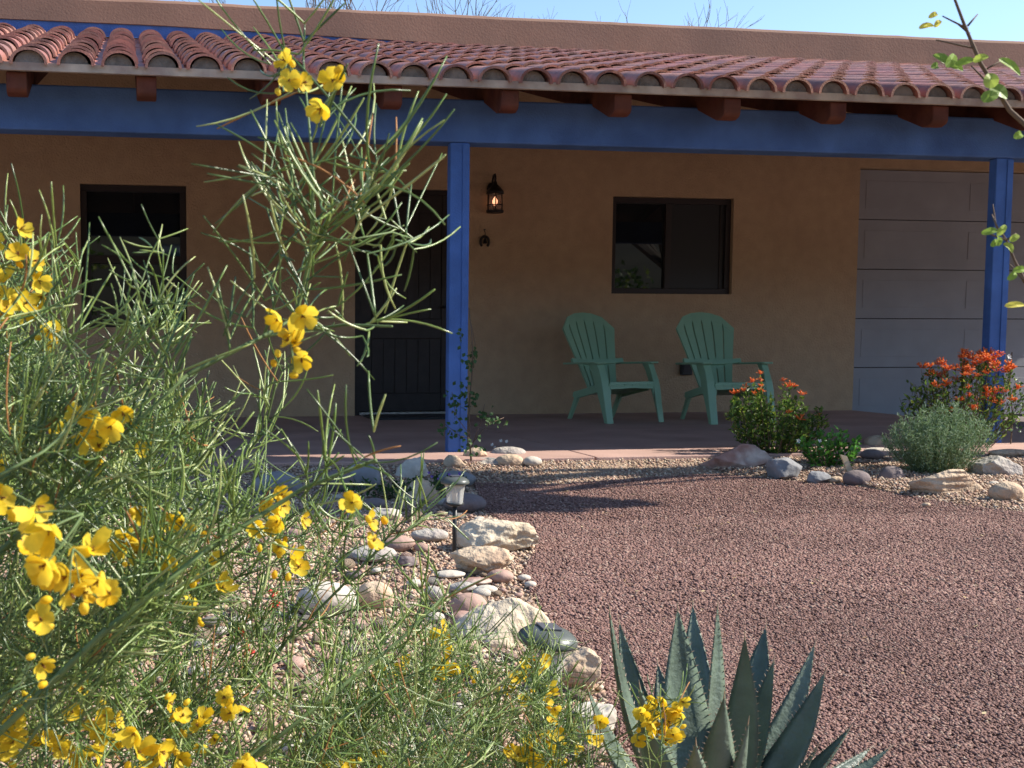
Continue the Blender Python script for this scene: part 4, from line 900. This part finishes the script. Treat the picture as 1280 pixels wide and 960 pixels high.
# ---- trees
def grow(mb, p, d, L, r, lvl, ends, spread=.55, upb=.12, shrink=.72):
    n_ = 4; pts = [Vector(p)]; dd = Vector(d).normalized()
    for i in range(n_): dd = (dd+rv(.16)+Vector((0, 0, upb*.3))).normalized(); pts.append(pts[-1]+dd*L/n_)
    mb.tube(pts, [r*(1-.45*i/n_) for i in range(n_+1)], 6 if r > .02 else 4, False)
    if lvl == 0: ends.append((pts[-1], dd)); return
    for k in range(random.choice([2, 3, 3]) if lvl > 1 else 3):
        t = random.choice([4, 4, 3, 2]) if k else 4
        grow(mb, pts[t], (dd+rv(spread)+Vector((0, 0, upb))).normalized(), L*shrink*random.uniform(.75, 1.1), r*.55, lvl-1, ends, spread, upb, shrink)
def bare_tree(x_px, y_px, Y, label, seed_, h):
    random.seed(seed_); T = onY(x_px, y_px, Y); b = Vector((T.x, Y, G)); t = thing('bare_tree', label, 'tree', b, 0, 'bare trees behind the house'); mb = MB(); tk = MB(); ends = []
    tk.tube([(0, 0, 0), (.1, 0, h*.14), (.05, .1, h*.26)], [.16, .12, .10], 8); tk.build('trunk', M['barktree'], t, smooth=True)
    for k in range(4): grow(mb, Vector((.05, .1, h*.25)), Vector((math.cos(k*1.6)*.6, math.sin(k*1.6)*.6, 1)), h*.24, .07, 5, ends, .6, .1, .74)
    zt = max(v[2] for v in mb.v); want = T.z-G; s_ = want/zt
    mb.v = [(v[0]*s_, v[1]*s_, h*.25+(v[2]-h*.25)*(want-h*.25)/(zt-h*.25)) for v in mb.v]
    mb.build('branches', M['barktree'], t)
bare_tree(430, -75, 21.5, 'leafless grey tree whose twigs show over the parapet left of centre', 41, 6.6)
bare_tree(618, -45, 22.5, 'leafless tree with fine twigs over the middle of the parapet', 47, 6.8)
bare_tree(740, -8, 24, 'smallest leafless tree peeking over the parapet right of centre', 52, 6.8)
# unseen tree added right of the frame, crown shaped to shade the gravel
random.seed(61); TB = Vector((7.7, 5.8, G)); mt_ = thing('shade_caster_tree', 'unseen added tree right of the gravel drive, shaped to cast the shadow by the post', 'tree', TB); tk = MB(); lv = MB()
def cast(sx_, sy_, h): return Vector((sx_, sy_, G))+SUN*(h/SUN.z)
bl = [cast(x, y, h) for x, y, h in ((1.9, 5.45, 3.3), (1.2, 5.6, 3.4), (.5, 5.8, 3.5), (-.2, 6.0, 3.6))]
tk.tube([(0, 0, 0), (-.1, .1, .8), (-.3, .2, 1.7), (-.6, .3, 2.5), bl[0]-TB], [.14, .12, .10, .08, .04], 8); tk.build('trunk', M['barktree'], mt_, smooth=True)
lb = MB()
for q in bl: lb.tube(curve(Vector((-.3, .2, 1.7)), q-TB, (0, 0, .2), 5), [.05, .04, .03, .02, .012], 6)
limb = [cast(x, y, h)-TB for x, y, h in ((4.2, 6.18, 1.75), (3.6, 6.26, 1.95), (3.1, 6.20, 2.15), (2.6, 6.09, 2.35), (2.2, 6.0, 2.6), (1.9, 5.8, 3.0))]
lb.tube(limb, [.03, .04, .05, .055, .06, .06], 8)
lb.build('limbs', M['barktree'], mt_)
poly = [(2.42, 5.12), (2.1, 5.32), (1.85, 5.62), (2.2, 5.98), (1.85, 6.15), (1.4, 6.45), (.6, 6.75), (-1.3, 6.8), (-1.6, 5.4), (.2, 5.2), (1.0, 5.0), (1.5, 4.97), (2.0, 4.98)]
n_ = 0
while n_ < 16000:
    x, y = random.uniform(-1.6, 2.5), random.uniform(4.9, 6.8)
    if not inp(x, y, poly): continue
    q = cast(x, y, random.uniform(3.0, 3.9)); v_ = q-CAM; dz_ = v_.dot(_f)
    if 523-FPX*v_.dot(_u)/dz_ > -55 and 392+FPX*v_.dot(_r)/dz_ < 1400: q = cast(x, y, 3.9); v_ = q-CAM; dz_ = v_.dot(_f)
    if 523-FPX*v_.dot(_u)/dz_ > -55 and 392+FPX*v_.dot(_r)/dz_ < 1400: n_ += 1; continue
    q = q-TB; leafquads(lv, q, rv(), rv(), .17, .11); n_ += 1
lv.build('crown', M['leafdark'], mt_)
# things across the street, mirrored in the glass
fh = thing('hillside_building', 'small white and teal building far up the hillside behind the viewer', 'building', (lambda p, k: (p.x*k, -332, .72+(p.z-.72)*k-4.2))(onY(212, 309, WY+.09), (2*WY+.18+332)/(WY+.09)), .1)
MB().box(-3.4, 3.4, -3, 3, 2.3, 4.4).build('upper_wall', M['trailer'], fh); MB().box(-3.38, 3.38, -2.98, 2.98, -18, 2.299).build('lower_wall', M['trailer_teal'], fh)
MB().prism([(-3.8, 4.401), (3.8, 4.401), (3.3, 4.9), (-3.3, 4.9)], -3.3, 3.3, lambda u, v, w_: (u, w_, v)).build('roof', M['rock_grey'], fh)
def green_tree(x, y, h, r_, seed_, label):
    random.seed(seed_); t = thing('desert_tree', label, 'tree', (x, y, G), 0, 'trees across the street'); a = MB(); l = MB()
    a.tube([(0, 0, 0), (.1, 0, h*.3), (0, .1, h*.55)], [.16, .12, .08], 7); a.build('trunk', M['barktree'], t)
    cs = [Vector((random.uniform(-r_, r_)*.8, random.uniform(-r_, r_)*.8, h*random.uniform(.2, .9))) for _ in range(20)]
    for c in cs:
        for _ in range(110): leafquads(l, c+rv(r_*.42*random.random()**.4), rv(), rv(), .34, .2)
    l.build('crown', M['leafmid'], t)
PL = ['far left', 'second from the left', 'third from the left', 'fourth from the left', 'fifth from the left', 'just left of the gap', '', '', 'just right of the gap', 'fourth from the right', 'third from the right', 'second from the right', 'far right']
for i, nm in enumerate(PL):
    if i in (6, 7): continue
    green_tree(-30+i*5.2+random.uniform(-1, 1), -24-6*math.sin(i*2.1)-abs(i-6), 5.2+1.6*math.sin(i*1.7), 3.3, 70+i, 'green desert tree across the street, '+nm+' in the row')
